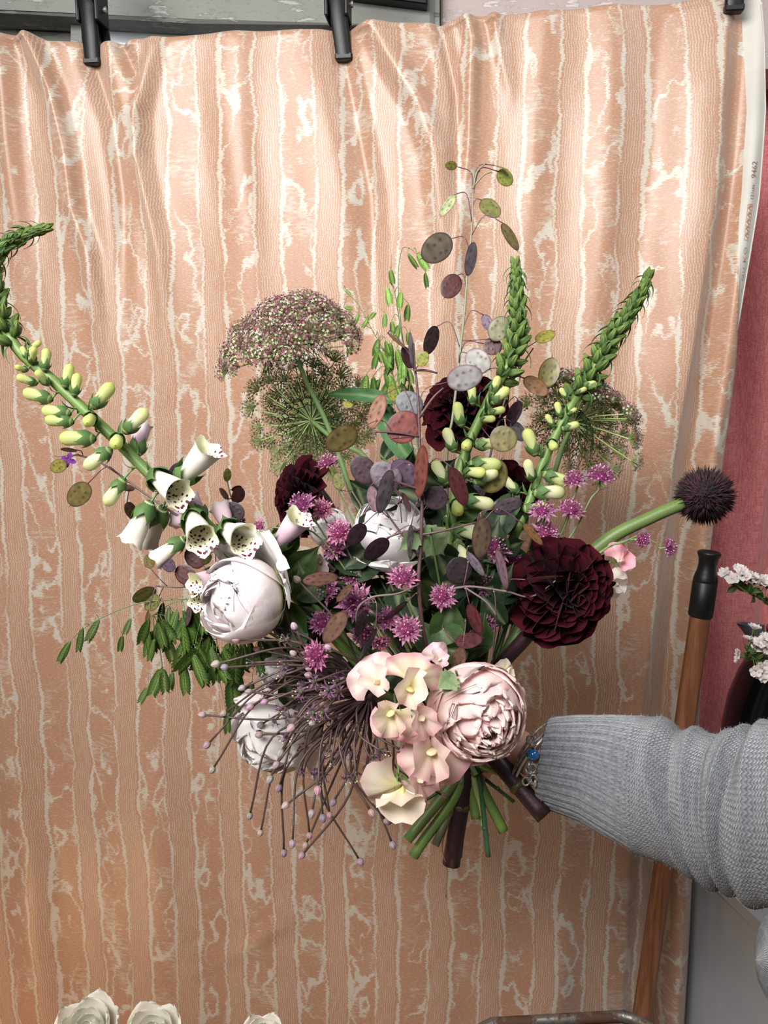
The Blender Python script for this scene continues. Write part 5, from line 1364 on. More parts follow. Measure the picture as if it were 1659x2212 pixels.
# ---------------------------------------------- sweet peas
def ruffled(name, W, H_, ruf, seed, c0, c1, ce, fold=.25, nu=14, nv=18, notch=.0):
    mb = MB()
    def fn(s, t):
        a = t * W * (0.55 + .45 * s)
        rr_ = s * H_ * (1 - .06 * t * t - .30 * t ** 6 + .03 * s * math.sin(13 * t + seed) - notch * max(0, 1 - abs(t) * 3) * s)
        y = rr_ * math.sin(a); z = rr_ * math.cos(a)
        x = fold * (-abs(t) ** 1.5) * s + ruf * s ** 2.5 * (math.sin(9 * t + seed) + .6 * math.sin(17 * t + 2 * seed)) + .18 * s * s
        return Vector((x, y, z))
    def cf(s, t):
        c = mixc(c0, c1, smooth(.1, .7, s)); c = mixc(c, ce, max(smooth(.72, 1.0, s), .8 * smooth(.85, 1, abs(t)) * s))
        q = 1 - .05 * (.5 + .5 * math.sin(t * 30)); return (c[0] * q, c[1] * q, c[2] * q, 1)
    grid(mb, fn, nu, nv, cf); return mb.mesh(name, M_PETAL)
CRM, PNK, YLW = lin((246, 232, 208)), lin((240, 176, 184)), lin((238, 230, 172))
def sweet_pea(label, px, py, size, up, face, d, cols=(YLW, CRM, PNK), stem=None, seed=0, group='sweet peas'):
    """up: image direction of the standard petal, face: direction the flower looks"""
    R = size * 1.14 * S(d); c = P(px, py, d); U = DIR(*up); Fd = DIR(*face); Fd = (Fd - U * Fd.dot(U)).normalized()
    path = stem_to_bind([c - Fd * R * .25, c - Fd * R * .7 - U * R * .3] + ([P(*q) for q in stem] if stem else []))
    root = thing('sweet_pea', path[-1], label, 'flower', group)
    mb = MB(); tube(mb, path, .0013, 7, None, G_STEM); put('stem', mb.mesh('pea_stem', M_STEM), root)
    st = ruffled('standard_petal', 1.75, 1.0, .10, seed, *cols, fold=-.12, notch=.12)
    put('standard_petal', st, root, frame(c, U, -Fd, R))
    for sg in (-1, 1):
        wg = ruffled('wing_petal', 1.15, .9, .09, seed + sg, cols[0], cols[1], mixc(cols[1], cols[2], .5), fold=.3, nu=10, nv=10)
        sd = U.cross(Fd) * sg
        put('wing_petal', wg, root, frame(c + Fd * R * .08, U * .45 + Fd * .75 + sd * .28, sd * .9 - Fd * .2, R * .95))
    mb = MB(); lathe(mb, [(.03, 0), (.13, .1), (.17, .28), (.12, .48), (.02, .6)], 12, cols[0]); put('keel_petal', mb.mesh('keel_petal', M_PETAL), root, frame(c + Fd * R * .12, Fd + U * .35, U, (R * .38, R * .9, R * .8)))
    mb = MB()
    for k in range(5):
        a0 = 2 * PI * k / 5
        grid(mb, lambda s, t: Vector(((.10 + .13 * s) * math.cos(a0 + t * .5 * (1 - s)), (.10 + .13 * s) * math.sin(a0 + t * .5 * (1 - s)), .36 * s)), 4, 2, lambda s, t: mixc(G_STEM, lin((120, 146, 84)), s))
    put('calyx', mb.mesh('pea_calyx', M_LEAF), root, frame(c - Fd * R * .28, Fd, U, R))
    return root
sweet_pea('cream and pink sweet pea with a yellow heart beside the pale pink peony', 886, 1478, 66, (.25, -.75, -.35), (-.1, .35, -.95), .80, seed=1)
sweet_pea('wide pale sweet pea at the left of the sweet pea cluster', 818, 1478, 62, (-.55, -.7, .15), (.3, .2, -.9), .812, (CRM, lin((244, 230, 218)), lin((236, 190, 196))), seed=2)
sweet_pea('pink-edged sweet pea hanging in the lower middle of the cluster', 850, 1530, 66, (.2, .95, -.15), (-.2, .2, -.95), .806, seed=3)
sweet_pea('pink frilled sweet pea against the left side of the pale pink peony', 900, 1540, 62, (.35, .9, .0), (.2, -.1, -.9), .80, (CRM, lin((244, 218, 208)), lin((238, 150, 172))), seed=4)
sweet_pea('broad blush sweet pea below the pale pink peony', 935, 1612, 80, (.05, .95, -.2), (-.1, .3, -.9), .822, (lin((240, 226, 190)), lin((242, 216, 204)), lin((238, 180, 184))), seed=5)
sweet_pea('lowest cream sweet pea left of the cut stems', 868, 1692, 78, (-.85, .45, -.1), (.2, .5, -.85), .825, (YLW, lin((240, 228, 206)), lin((236, 206, 196))), seed=6)
sweet_pea('pink sweet pea petals right behind the lowest cream one', 898, 1668, 62, (.5, .8, .1), (.3, .2, -.9), .835, (CRM, lin((240, 210, 204)), lin((236, 168, 180))), seed=7)
sweet_pea('small pale pink sweet pea above the pale pink peony', 945, 1424, 34, (-.3, -.8, -.2), (.3, .1, -.9), .84, (CRM, lin((244, 216, 220)), lin((240, 190, 204))), seed=8)
sweet_pea('bright pink sweet pea peeking out behind the big dahlia', 1334, 1215, 38, (.55, -.7, .1), (.2, .1, -.9), .95, (lin((244, 220, 210)), lin((244, 180, 190)), lin((240, 150, 170))), [(1220, 1300, .96), (1110, 1390, .96)], seed=9)
sweet_pea('white sweet pea hidden behind the edge of the big dahlia', 1322, 1258, 34, (.9, .2, .1), (.2, .1, -.9), .955, (CRM, lin((244, 236, 228)), lin((244, 228, 222))), [(1220, 1320, .96), (1110, 1400, .96)], seed=10)
sweet_pea('cream sweet pea bud at the upper right of the pale pink peony', 1085, 1452, 26, (.7, -.5, .1), (.5, .2, -.8), .88, (YLW, CRM, lin((240, 226, 214))), seed=11)
sweet_pea('white sweet pea in the dim centre behind the astrantias', 938, 1278, 34, (.2, .9, -.1), (-.1, -.2, -.95), .945, (CRM, lin((238, 232, 222)), CRM), seed=12)
sweet_pea('pale sweet pea below the pink foxglove bell', 690, 1212, 36, (.3, .8, -.1), (.0, -.2, -.95), .93, (CRM, lin((236, 214, 210)), lin((226, 196, 196))), seed=13)

# ---------------------------------------------- leaves and filler foliage
def sprig(label, d, stem, leaves, kind='dark', rad=.0014, seed=0, name='foliage_sprig', cat='foliage', group='leafy sprigs in the bouquet', end=None):
    r_ = random.Random(seed + 300)
    pts = [P(x, y, d + (q[0] if q else 0)) for x, y, *q in stem]
    path = stem_to_bind(pts, end)
    root = thing(name, path[-1], label, cat, group)
    mb = MB(); tube(mb, path, rad, 6, None, G_DARK if kind == 'dark' else G_MID); put('stem', mb.mesh('sprig_stem', M_STEM), root)
    for (bx, by, tx, ty, wf, *o) in leaves:
        dd = d + (o[0] if o else r_.uniform(-.015, .015)); k_ = o[1] if len(o) > 1 else kind
        b = P(bx, by, dd); e = P(tx, ty, dd + r_.uniform(-.03, .015)); L = (e - b).length; v = r_.uniform(.75, 1.15)
        put('leaf', LEAF[k_], root, frame(b, e - b, DIR(r_.uniform(-.3, .3), r_.uniform(-.5, .2), 1), (L, L * wf, L), r_.uniform(-.5, .5)), (v, v, v, 1))
    return root
sprig('strap leaf pair: broad green blades left of the centre, one folded over', .99, [(820, 980), (870, 1060)], [(900, 1010, 770, 855, 1.6, 0, 'blade'), (862, 866, 692, 830, 1.3, -.02, 'blade'), (880, 1000, 850, 850, 1.4, .01, 'blade')], 'mid', seed=1)
sprig('variegated serrated leaf under the central white peony', .865, [(930, 1140), (935, 1180)], [(915, 1140, 970, 1205, 1.3, 0, 'serr'), (905, 1150, 870, 1185, 1.0, 0, 'serr'), (905, 1255, 930, 1330, 1.4, .02, 'mid')], 'mid', seed=2)
sprig('pale green leaf folded over the left of the pale pink peony', .80, [(985, 1450), (1000, 1500, .05)], [(985, 1462, 952, 1480, 1.2, 0, 'serr'), (975, 1455, 962, 1497, 1.4, -.004, 'serr')], 'mid', seed=3)
sprig('peony leaves behind the left white peony', .90, [(640, 1320), (700, 1360)], [(600, 1300, 660, 1390, 1.5), (640, 1290, 720, 1240, 1.4), (620, 1240, 690, 1190, 1.2), (630, 1330, 590, 1360, 1.2), (650, 1340, 620, 1410, 1.5), (690, 1300, 640, 1220, 1.3), (600, 1200, 640, 1130, 1.2)], 'mid', seed=4)
sprig('long dark grass blade at the left below the sea oats', .93, [(560, 1430), (640, 1430)], [(590, 1405, 410, 1502, 1.2, 0, 'blade')], 'dark', seed=5)
sprig('glossy leaves above the pale pink peony', .88, [(1000, 1420), (1000, 1480)], [(960, 1400, 1055, 1412, 1.3), (1000, 1430, 930, 1330, 1.3), (950, 1390, 985, 1300, 1.3), (1020, 1420, 1060, 1330, 1.2), (940, 1420, 900, 1330, 1.2)], 'mid', seed=6)
sprig('sharp leaves between the two upright foxgloves', .95, [(1090, 1150), (1060, 1250)], [(1080, 1130, 1120, 1050, 1.1), (1090, 1150, 1160, 1100, 1.0), (1060, 1190, 1130, 1220, 1.1), (1060, 1200, 1010, 1270, 1.3), (1050, 1250, 1110, 1300, 1.2), (1000, 1200, 960, 1290, 1.3), (1100, 1180, 1150, 1240, .8)], 'mid', seed=7)
fr_ = random.Random(77)
ZONES = [('dark leaves deep in the heart of the bouquet', 820, 1250), ('dark leaves below the central white peony', 900, 1330), ('dark leaves behind the low brown pods', 720, 1330), ('dark leaves left of the allium hub', 680, 1450), ('dark leaves behind the allium hub', 800, 1450),
         ('dark leaves behind the small pale pink sweet pea', 930, 1420), ('dark leaves between centre and big dahlia', 1040, 1310), ('dark leaves behind the tan pod', 1060, 1180), ('dark leaves right behind the low drooping pods', 980, 1260), ('dark leaves behind the left astrantias', 670, 1200),
         ('dark leaves under the pink foxglove bell', 760, 1200), ('dark leaves behind the sweet pea cluster', 870, 1500), ('dark leaves near the base of the leaning foxglove', 1110, 1280), ('dark leaves above the hand', 1000, 1450), ('dark leaves behind the purple and mauve pods', 840, 1040), ('dark leaves below the top dahlia', 960, 1090)]
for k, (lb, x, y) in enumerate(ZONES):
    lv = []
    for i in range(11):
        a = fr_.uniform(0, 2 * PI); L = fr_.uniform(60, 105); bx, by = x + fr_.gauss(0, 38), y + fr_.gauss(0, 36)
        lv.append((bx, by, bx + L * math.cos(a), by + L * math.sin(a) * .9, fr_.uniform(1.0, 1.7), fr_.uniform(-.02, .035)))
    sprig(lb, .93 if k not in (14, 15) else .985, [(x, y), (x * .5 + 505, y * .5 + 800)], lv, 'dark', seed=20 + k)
# extra cut stems ending below the hand
ENDS = [((893, 1560), (916, 1772, .945), .0022, 'thin green cut stem at the left of the stem ends', lin((70, 104, 56))), ((960, 1560), (838, 1780, .93), .0018, 'thin dark cut stem farthest left under the cream sweet pea', lin((56, 84, 50))),
        ((1000, 1560), (995, 1852, .95), .0020, 'thin green cut stem right behind the thick dark one', lin((66, 108, 60))), ((960, 1550), (1055, 1850, .935), .0032, 'long dark green striped cut stem', lin((60, 92, 62))), ((980, 1550), (1050, 1806, .945), .0040, 'pale green cut stem beside the striped one', lin((164, 178, 120))),
        ((950, 1560), (1110, 1732, .955), .0024, 'short thin cut stem nearest the slanting dark one', lin((54, 84, 50))), ((1060, 1560), (950, 1806, .955), .0036, 'green cut stem half hidden by the thick dark one', lin((84, 116, 56))), ((930, 1570), (1148, 1694, .945), .0030, 'light green cut stem pointing at the wrist', lin((128, 156, 80)))]
for (hx, hy), e, r0, lb, col in ENDS:
    q = [P(hx, hy, .955), BIND + Vector((fr_.uniform(-.01, .01), fr_.uniform(-.012, .006), 0)), P(*e)]
    root = thing('cut_stem', q[-1], lb, 'stem', 'cut stem ends below the hand')
    mb = MB(); tube(mb, q, [r0 * .9, r0, r0 * .95], 10, 24, col, ridge=.06); put('stalk', mb.mesh('stalk', M_STEM), root)
    mb = MB(); n2 = q[1].lerp(q[2], .7); u = (q[2] - q[1]).normalized(); tube(mb, [n2 - u * .002, n2 + u * .002], [r0, r0 * 1.3, r0], 10, 4, col); put('node', mb.mesh('stem_node', M_STEM), root)
q = [P(968, 1780, .94), P(955, 1830, .938), P(966, 1880, .94), P(963, 1936, .94)]
root = thing('dry_strand', q[-1], 'thin dry brown strand dangling below the thick dark stem', 'stem')
mb = MB(); tube(mb, [BIND] + q, [.0006, .0006, .0007], 5, 30, lin((120, 92, 66))); tube(mb, [q[-1] + Vector((0, 0, .004)), q[-1] - Vector((0, 0, .002))], [.0006, .0011, .0005], 6, 5, lin((110, 80, 60))); put('strand', mb.mesh('strand', M_STEM), root)

# ---------------------------------------------- white sprigs in the jug, roses below
FLR = MB(); r_ = random.Random(8)
for k in range(5):
    a0 = 2 * PI * k / 5; rho = Vector((math.cos(a0), math.sin(a0), 0)); sd = Vector((-math.sin(a0), math.cos(a0), 0))
    grid(FLR, lambda s, t: rho * (.05 + .5 * s) + sd * t * .30 * math.sin(PI * (.15 + .7 * s)) + Vector((0, 0, .5 + .18 * s + .10 * math.sin(4 * t + k + 3 * s))), 4, 4, lambda s, t: mixc(lin((240, 226, 222)), lin((250, 244, 242)), s))
lathe(FLR, [(.03, 0), (.10, .1), (.12, .3), (.16, .5)], 8, lin((110, 134, 78)))
FLRM = FLR.mesh('white_floret', M_PETAL)
def statice(label, d, stem, heads, seed):
    r_ = random.Random(seed)
    pts = [P(x, y, dd) for x, y, dd in stem] + [jc + Vector((-.02, -.03, .42)), jc + Vector((.0, .0, .25))]
    root = thing('white_sprig', pts[-1], label, 'flower', 'white flower sprigs in the black jug')
    mb = MB(); tube(mb, pts, [.0012, .002, .002], 7, 60, lin((112, 136, 76)))
    fine = catmull(pts, 100)
    for (x, y, n, sp) in heads:
        for k in range(n):
            c_ = P(x + r_.gauss(0, sp), y + r_.gauss(0, sp * .8), d + r_.uniform(-.012, .012))
            a = min(fine[:60], key=lambda q: (q - c_).length); v = (c_ - a); v = v.normalized() if v.length > 1e-4 else Vector((0, 0, 1))
            v = (v + DIR(r_.uniform(-.6, .3), -.5, -.6) * .9).normalized()
            put('white_floret', FLRM, root, frame(c_, v, None, r_.uniform(.017, .023), r_.uniform(0, 6)), (r_.uniform(.9, 1.02),) * 3 + (1,))
            tube(mb, [a, c_ + v * .003], .0006, 4, 3, lin((120, 146, 84)))
    for k in range(16):
        i = r_.randint(2, 40); b = fine[i]; e = b + DIR(r_.uniform(-1, 1), r_.uniform(-1, .8), r_.uniform(-1, .3)) * .02
        put('leaf', LEAF['mid'], root, frame(b, e - b, DIR(0, 0, 1), .022, r_.uniform(-1, 1)), (1.3, 1.3, 1.1, 1))
    put('stem', mb.mesh('statice_stem', M_STEM), root)
statice('upper white sprig leaning out of the jug at the right edge', 1.28, [(1588, 1262, 1.28), (1625, 1285, 1.29), (1690, 1310, 1.31)], [(1600, 1252, 11, 13), (1650, 1265, 7, 9)], 1)
statice('lower white sprig in front of the black jug', 1.26, [(1610, 1408, 1.26), (1640, 1425, 1.27), (1700, 1420, 1.29)], [(1632, 1398, 9, 12), (1645, 1440, 8, 10), (1650, 1402, 5, 8)], 2)
for k, (x, y, r0, lb) in enumerate([(188, 2222, 56, 'white rose at the bottom left corner, leftmost of three'), (326, 2238, 54, 'white rose at the bottom edge, second from the left'), (566, 2244, 40, 'white rose at the bottom edge, the rightmost and smallest')]):
    c = P(x, y, 1.05); R = r0 * S(1.05); A = Vector((.05 * (k - 1), -.25, 1)).normalized(); F0 = frame(c, A)
    root = thing('rose', Vector((c.x, c.y + .04, 0)), lb, 'flower', 'white roses at the bottom edge')
    mb = MB(); tube(mb, [c - A * R, c - A * R * 3, Vector((c.x, c.y + .04, 0.0))], .003, 8, 20, G_MID); put('stem', mb.mesh('rose_stem', M_STEM), root)
    az = k; rr2 = random.Random(k)
    for (n, rf, tip, hw, ruf, fl) in ((2, .28, 160, 1.6, .02, .0), (3, .45, 150, 1.3, .02, .06), (4, .62, 138, 1.1, .02, .12), (4, .80, 126, 1.1, .025, .22), (5, .95, 112, 1.0, .03, .35)):
        for i in range(n):
            az += 2 * PI / n + rr2.uniform(-.1, .1)
            mb = MB(); shell_petal(mb, R * rf, .12, math.radians(tip), hw, ruf, fl, lin((236, 236, 206)), lin((246, 243, 230)), lin((250, 248, 240)), rr2.randint(0, 9999), 10, 8, sq=1.15)
            put('petal', mb.mesh('rose_petal', M_PETAL), root, F0 @ Matrix.Rotation(az, 4, 'Z'))
        az += .6
    for i in range(5):
        mb = MB(); shell_petal(mb, R * .9, .05, math.radians(60), .4, 0, .1, G_MID, G_STEM, G_STEM, i, 6, 4); put('sepal', mb.mesh('rose_sepal', M_LEAF), root, F0 @ Matrix.Rotation(i * 1.256, 4, 'Z'))

# ------------------------------------------------------------------ person: arm in a grey knit sleeve
t = NT('skin'); o_ = t.obj(); n1 = t.noise(o_, 60, 4); n2 = t.noise(o_, 700, 3)
sk = t.n('ShaderNodeBsdfPrincipled'); t.link(t.mix(n1, lin((226, 178, 158)), lin((204, 148, 130))), sk.inputs['Base Color'])
sk.inputs['Roughness'].default_value = .5; sk.inputs['Subsurface Weight'].default_value = .15; sk.inputs['Subsurface Radius'].default_value = (.008, .003, .002)
t.link(t.bump(n2, .15, .0006), sk.inputs['Normal']); M_SKIN = t.done(sk.outputs[0])
def knit(name, rows, wales, strength):
    t = NT(name); sp_ = t.n('ShaderNodeSeparateXYZ'); t.link(t.uv(), sp_.inputs[0]); M = t.m
    jit = t.m('MULTIPLY', t.m('SUBTRACT', t.noise(t.obj(), 60, 3), .5), .9)
    w = M('FRACT', M('MULTIPLY', sp_.outputs[1], wales)); r = M('ADD', M('MULTIPLY', sp_.outputs[0], rows), jit)
    tri = M('ABSOLUTE', M('SUBTRACT', w, .5))
    v = M('SINE', M('MULTIPLY', M('ADD', r, M('MULTIPLY', tri, 1.3)), 2 * PI))
    cuffm = t.step(sp_.outputs[0], .19, .26)
    h = M('ADD', M('MULTIPLY', M('MULTIPLY', v, M('MULTIPLY_ADD', cuffm, .7, .3)), .5), M('MULTIPLY', M('SINE', M('MULTIPLY', w, PI)), .55))
    fz = t.noise(t.obj(), 900, 3, .7); fz2 = t.noise(t.obj(), 160, 4, .7)
    hh_ = M('ADD', h, M('MULTIPLY', M('ADD', fz, fz2), 1.1))
    c = t.mix(t.step(M('ADD', M('MULTIPLY', h, .35), fz2), .3, .95), lin((78, 82, 87)), lin((128, 131, 136)))
    c = t.mix(M('MULTIPLY', t.step(fz, .55, .8), .5), c, lin((176, 177, 180)))
    return t.done(t.bsdf(c, .95, .1, t.bump(hh_, strength, .0022), sheen=.4))
M_KNIT = knit('grey_knit', 88, 92, .8)
M_KNITP = plain('grey_wool', (150, 152, 158), .95, .1, bump=.6, bscale=500, bdist=.003)
person = thing('person', P(1900, 2000, .65) * 1.0, 'person in a grey knitted jumper, outstretched arm holding the bouquet', 'person')
UP = [(1188, 1554), (1215, 1550), (1290, 1548), (1380, 1547), (1425, 1553), (1465, 1578), (1500, 1583), (1535, 1590), (1560, 1577), (1592, 1574), (1615, 1582), (1640, 1572), (1700, 1560), (1850, 1560)]
LO = [(1163, 1737), (1190, 1746), (1260, 1772), (1380, 1838), (1440, 1858), (1480, 1872), (1520, 1890), (1560, 1905), (1590, 1918), (1620, 1928), (1660, 1938), (1720, 1950), (1800, 1960), (1950, 2000)]
dl = lambda x: np.interp(x, [1150, 1300, 1500, 1660, 1900], [.935, .905, .845, .79, .71])
NA_, NB = 380, 264
ucen = []; urad = []; uax = []
for (ux, uy), (lx, ly) in zip(UP, LO):
    dd = float(dl((ux + lx) / 2)); a, b = P(ux, uy, dd), P(lx, ly, dd)
    ucen.append((a + b) / 2); urad.append((a - b).length / 2); uax.append((a - b).normalized())
for q_, r0_, ax_ in (((.57, .585, 1.13), .088, (-.25, 0, .97)), ((.68, .55, 1.22), .086, (-.5, 0, .85)), ((.78, .51, 1.33), .09, (-.7, 0, .7))):
    ucen.append(Vector(q_)); urad.append(r0_); uax.append(Vector(ax_).normalized())
FSC = (len(urad) - 1) / 13.0                     # keeps the forearm folds where they were before the upper arm
cf_, af_ = catmull(ucen, NA_), catmull(uax, NA_)
rf_ = np.interp(np.linspace(0, 1, NA_), np.linspace(0, 1, len(urad)), urad)
vs = []; uvs = []
for i in range(NA_):
    f = i / (NA_ - 1) * FSC; c_ = cf_[i]; u_ = af_[i].normalized(); tg = (cf_[min(i + 1, NA_ - 1)] - cf_[max(i - 1, 0)]).normalized()
    v_ = u_.cross(tg).normalized()               # towards / away from the viewer
    for k in range(NB):
        a = 2 * PI * k / NB; ca, sa = math.cos(a), math.sin(a)
        g = 0.0
        fac = smooth(.22, .36, f)
        for f0, sl, w_, am in ((.36, .10, .032, .05), (.50, .06, .030, .075), (.66, -.05, .028, .085), (.80, -.04, .035, .09), (.43, .08, .02, -.05), (.58, .0, .022, -.06), (.73, -.05, .022, -.07)):
            g += am * math.exp(-((f - f0 - sl * (-ca) * .8 - .015 * math.sin(2 * a + f0 * 20)) / w_) ** 2) * (.55 + .45 * math.sin(a * 1.0 + f0 * 9) ** 2)
        g += .012 * mnoise.noise(Vector((f * 14, ca * 2, sa * 2)))
        R_ = rf_[i] * (1 + g * fac)
        rib = (.0026 * (abs(math.sin(a * 17)) ** .6) - .0012) * (1 - smooth(.17, .25, f))
        depthk = .72 + .12 * smooth(0, .5, f)
        vs.append(c_ + u_ * ca * (R_ + rib) + v_ * sa * (R_ * depthk + rib)); uvs.append((f * 1.0, k / NB))
fs = [(i * NB + k, i * NB + (k + 1) % NB, (i + 1) * NB + (k + 1) % NB, (i + 1) * NB + k) for i in range(NA_ - 1) for k in range(NB)]
# inward turn of the cuff
n0 = len(vs)
for j, (sh, sc) in enumerate(((-.002, .97), (.003, .90), (.03, .86))):
    tg = (cf_[1] - cf_[0]).normalized()
    for k in range(NB):
        p = vs[k]; vs.append(cf_[0] + (p - cf_[0]) * sc + tg * sh); uvs.append((0, k / NB))
for k in range(NB): fs.append((n0 + k, n0 + (k + 1) % NB, (k + 1) % NB, k))
for j in range(2):
    for k in range(NB): fs.append((n0 + (j + 1) * NB + k, n0 + (j + 1) * NB + (k + 1) % NB, n0 + j * NB + (k + 1) % NB, n0 + j * NB + k))
mb = MB(); mb.add(vs, fs, (1, 1, 1, 1)); me = mb.mesh('sleeve', M_KNIT)
ul = me.uv_layers.new(name='UVMap'); li = np.empty(len(me.loops), dtype=np.int32); me.loops.foreach_get('vertex_index', li)
ul.data.foreach_set('uv', np.array(uvs, dtype=np.float32)[li].ravel())
o = put('sleeve', me, person); o['label'] = 'grey knitted sleeve with a ribbed cuff'
# loose wool fibres
mbf = MB(); r_ = random.Random(5)
for q in range(5200):
    i = r_.randint(0, (NA_ - 1) * NB - 1); p = vs[i]; n_ = (p - cf_[i // NB]).normalized()
    t1 = n_.orthogonal().normalized(); t2 = n_.cross(t1); a = r_.uniform(0, 6.3); h_ = r_.uniform(.0012, .0036); s_ = (t1 * math.cos(a) + t2 * math.sin(a))
    m_ = p + n_ * h_ * .7 + s_ * h_ * .5; e = p + n_ * h_ * r_.uniform(.4, 1.1) + s_ * h_ * 1.3; w_ = s_.cross(n_) * .00011
    mbf.add([p + w_, p - w_, m_ - w_, m_ + w_, e], [(0, 1, 2, 3), (3, 2, 4)], (1, 1, 1, 1))
o = put('wool_fibres', mbf.mesh('wool_fibres', M_KNITP), person); o['kind'] = 'stuff'
# jumper body at the right edge
bc = P(1775, 2085, .66)

def uvgrid(name, fn, nu, nv, su, sv_):
    mb = MB(); grid(mb, fn, nu, nv, lambda s, t: (1, 1, 1, 1))
    me = mb.mesh(name, M_KNIT); ul = me.uv_layers.new(name='UVMap')
    uvv = np.array([(.3 + i / nu * su, j / nv * sv_) for i in range(nu + 1) for j in range(nv + 1)], dtype=np.float32)
    li = np.empty(len(me.loops), dtype=np.int32); me.loops.foreach_get('vertex_index', li); ul.data.foreach_set('uv', uvv[li].ravel())
    return put(name, me, person)
arm2 = catmull([bc + Vector((-.054, .006, 0)), bc + Vector((.06, -.02, .0)), Vector((.58, .50, 1.0)), Vector((.78, .46, 1.02))], 81)
def arm2_pt(s, t):
    i = min(79, int(s * 80)); u = s * 80 - i; p = arm2[i].lerp(arm2[i + 1], u); tg = (arm2[i + 1] - arm2[i]).normalized()
    x = Vector((0, 0, 1)); x = (x - tg * x.dot(tg)).normalized(); y = tg.cross(x); a = t * PI
    r0 = .056 * min(1.0, math.sqrt(max(0.0, 1 - (1 - min(1, s * 5.5)) ** 2))) + .02 * s
    r0 *= 1 + .05 * math.sin(40 * s + 2 * a) * smooth(.1, .3, s)
    return p + (x * math.cos(a) + y * math.sin(a)) * r0
uvgrid('other_sleeve', arm2_pt, 90, 90, .7, .8)
tcn = Vector((.90, .46, 1.02))
def torso_pt(s, t):
    a = t * PI; z = (s - .5) * 2; r0 = math.sqrt(max(0.0, 1 - abs(z) ** 3.2)) * (1 + .02 * math.sin(7 * z + 3 * a))
    return tcn + Vector((.20 * r0 * math.cos(a), .13 * r0 * math.sin(a), .42 * z))
uvgrid('jumper_body', torso_pt, 80, 100, 1.6, 2.2)
# hand and forearm: one skinned body, fingers closed around the stems
sv, se, sr = [], [], []
def node(p, r, parent=None):
    sv.append(p); sr.append(r)
    if parent is not None: se.append((parent, len(sv) - 1))
    return len(sv) - 1
HB = BIND
k0 = node(P(1290, 1688, .90), .034); k1 = node(P(1190, 1652, .925), .029, k0); k2 = node(P(1140, 1628, .938), .0262, k1); k3 = node(P(1095, 1612, .952), .030, k2); k4 = node(P(1062, 1612, .962), .031, k3)
stick = BIND
rg = .026
for j, (dy, ln) in enumerate(((-.034, 1.0), (-.012, 1.08), (.010, 1.0), (.030, .85))):     # index .. little finger
    base = P(1046, 1614, .975) + CD * dy
    f = node(base, .0105, k4)
    for a in (35, 85, 140, 190):
        aa = math.radians(a)
        # curl behind the stems and around to the front on the far side
        p = HB + CD * (dy + .004) + CR * (rg * ln * math.cos(aa)) + CF * (rg * math.sin(aa) + .006)
        f = node(p, .0095 - .0006 * (a / 60), f)
th = node(P(1080, 1590, .935), .0125, k3); th = node(P(1050, 1584, .918), .0115, th); th = node(P(1018, 1590, .912), .0102, th); th = node(P(995, 1600, .916), .0088, th)
me = bpy.data.meshes.new('forearm_and_hand'); me.from_pydata([tuple(v) for v in sv], se, []); me.materials.append(M_SKIN)
arm = put('forearm_and_hand', me, person)
sm = arm.modifiers.new('Skin', 'SKIN'); sm.use_smooth_shade = True
for i, v in enumerate(me.skin_vertices[0].data): v.radius = (sr[i], sr[i] * (.82 if i in (1, 2, 3, 4) else 1.0)); v.use_root = (i == 0)
ss = arm.modifiers.new('Subdivision', 'SUBSURF'); ss.levels = 2; ss.render_levels = 2

# bracelets on the wrist
M_SILVER = plain('silver', (232, 230, 224), .2, metal=.45, var=.03)
M_BLUE = plain('blue_glass', (20, 104, 172), .08, .7, var=.2, coat=.6)
M_OXID = plain('dark_silver', (170, 167, 160), .3, metal=.5, var=.3, vscale=200)
wc = P(1158, 1640, .933); wt = (P(1290, 1688, .90) - P(1140, 1628, .938)).normalized()
wu = (P(1158, 1560, .933) - P(1158, 1720, .933)); wu = (wu - wt * wu.dot(wt)).normalized(); wv = wu.cross(wt)
SGV = 1 if wv.dot(CF) < 0 else -1
def hoop(c, tilt, ra, rb, n=72):
    return [c + wu * math.cos(a) * ra + wv * math.sin(a) * rb + wt * (tilt * math.cos(a) - .011 * SGV * math.sin(a)) for a in [2 * PI * k / n for k in range(n + 1)]]
root = thing('bangle', wc, 'smooth thin silver bangle on the wrist, next to the cuff', 'bracelet', 'silver bracelets')
mb = MB(); tube(mb, hoop(wc + wt * .004, .012, .0450, .034), .0016, 10, 144, (1, 1, 1, 1), cap=False); put('hoop', mb.mesh('hoop', M_SILVER), root)
root = thing('bangle', wc, 'engraved silver bangle on the wrist, nearer the hand', 'bracelet', 'silver bracelets')
mb = MB(); tube(mb, hoop(wc - wt * .001, .013, .0450, .034), .0019, 10, 144, (1, 1, 1, 1), cap=False); put('hoop', mb.mesh('hoop', M_OXID), root)
root = thing('charm_bracelet', wc, 'silver charm bracelet with a blue glass bead at the wrist', 'bracelet')
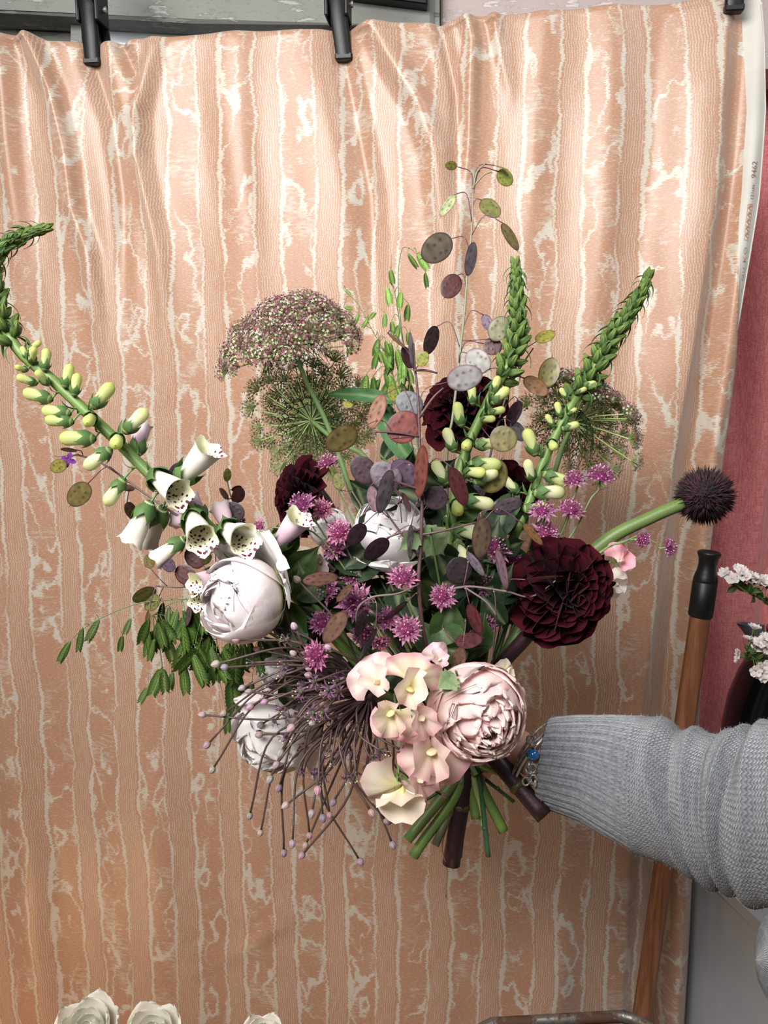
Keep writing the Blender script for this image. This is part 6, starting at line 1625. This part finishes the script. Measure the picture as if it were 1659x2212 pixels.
hp = hoop(wc - wt * .003, .006, .0465, .0355)
mb = MB(); tube(mb, hp, .0013, 8, 144, (1, 1, 1, 1), cap=False, ridge=.3); put('chain', mb.mesh('chain', M_OXID), root)
def near_px(y): return P(1155 + (1640 - y) * .02, y, .897)
mb = MB(); lathe(mb, [(.0016, -.0062), (.0052, -.0052), (.0072, -.002), (.0072, .002), (.0052, .0052), (.0016, .0062)], 20, (1, 1, 1, 1), M=frame(P(1151, 1630, .894), CD, CF)); o = put('glass_bead', mb.mesh('glass_bead', M_BLUE), root); o['label'] = 'blue glass bead'
for k, (x, y, s_) in enumerate([(1146, 1598, 5.0), (1150, 1610, 5.5), (1143, 1655, 6.0), (1150, 1660, 5.0), (1146, 1672, 5.5), (1138, 1668, 4.5), (1152, 1684, 5), (1146, 1690, 5), (1156, 1692, 4.5), (1136, 1688, 4.5)]):
    c = P(x, y, .894); mb = MB(); s2 = s_ * S(.894) * 1.9
    if k % 3 == 0:                            # ring charm
        tube(mb, [c + CR * math.cos(a) * s2 * .8 + CD * math.sin(a) * s2 for a in [2 * PI * q / 16 for q in range(17)]], s2 * .25, 6, 32, cap=False)
    elif k % 3 == 1:                          # star charm
        vs3 = [c - CF * s2 * .35]
        for q in range(10):
            a = PI * q / 5; L = s2 * (1.15 if q % 2 == 0 else .5); vs3.append(c + CR * math.cos(a) * L + CD * math.sin(a) * L)
        vs3.append(c + CF * s2 * .35)
        mb.add(vs3, [(0, q + 1, (q + 1) % 10 + 1) for q in range(10)] + [(11, (q + 1) % 10 + 1, q + 1) for q in range(10)], (1, 1, 1, 1))
    else:                                     # drop charm
        lathe(mb, [(.0003, -s2), (s2 * .35, -s2 * .6), (s2 * .55, 0), (s2 * .45, s2 * .6), (.0003, s2)], 10, (1, 1, 1, 1), M=frame(c, CD + CR * .3 * (k % 2), CF))
    tube(mb, [c - CD * s2 * .9, c - CD * s2 * 1.7], s2 * .14, 5, 3)
    put('charm', mb.mesh('charm', M_OXID), root)
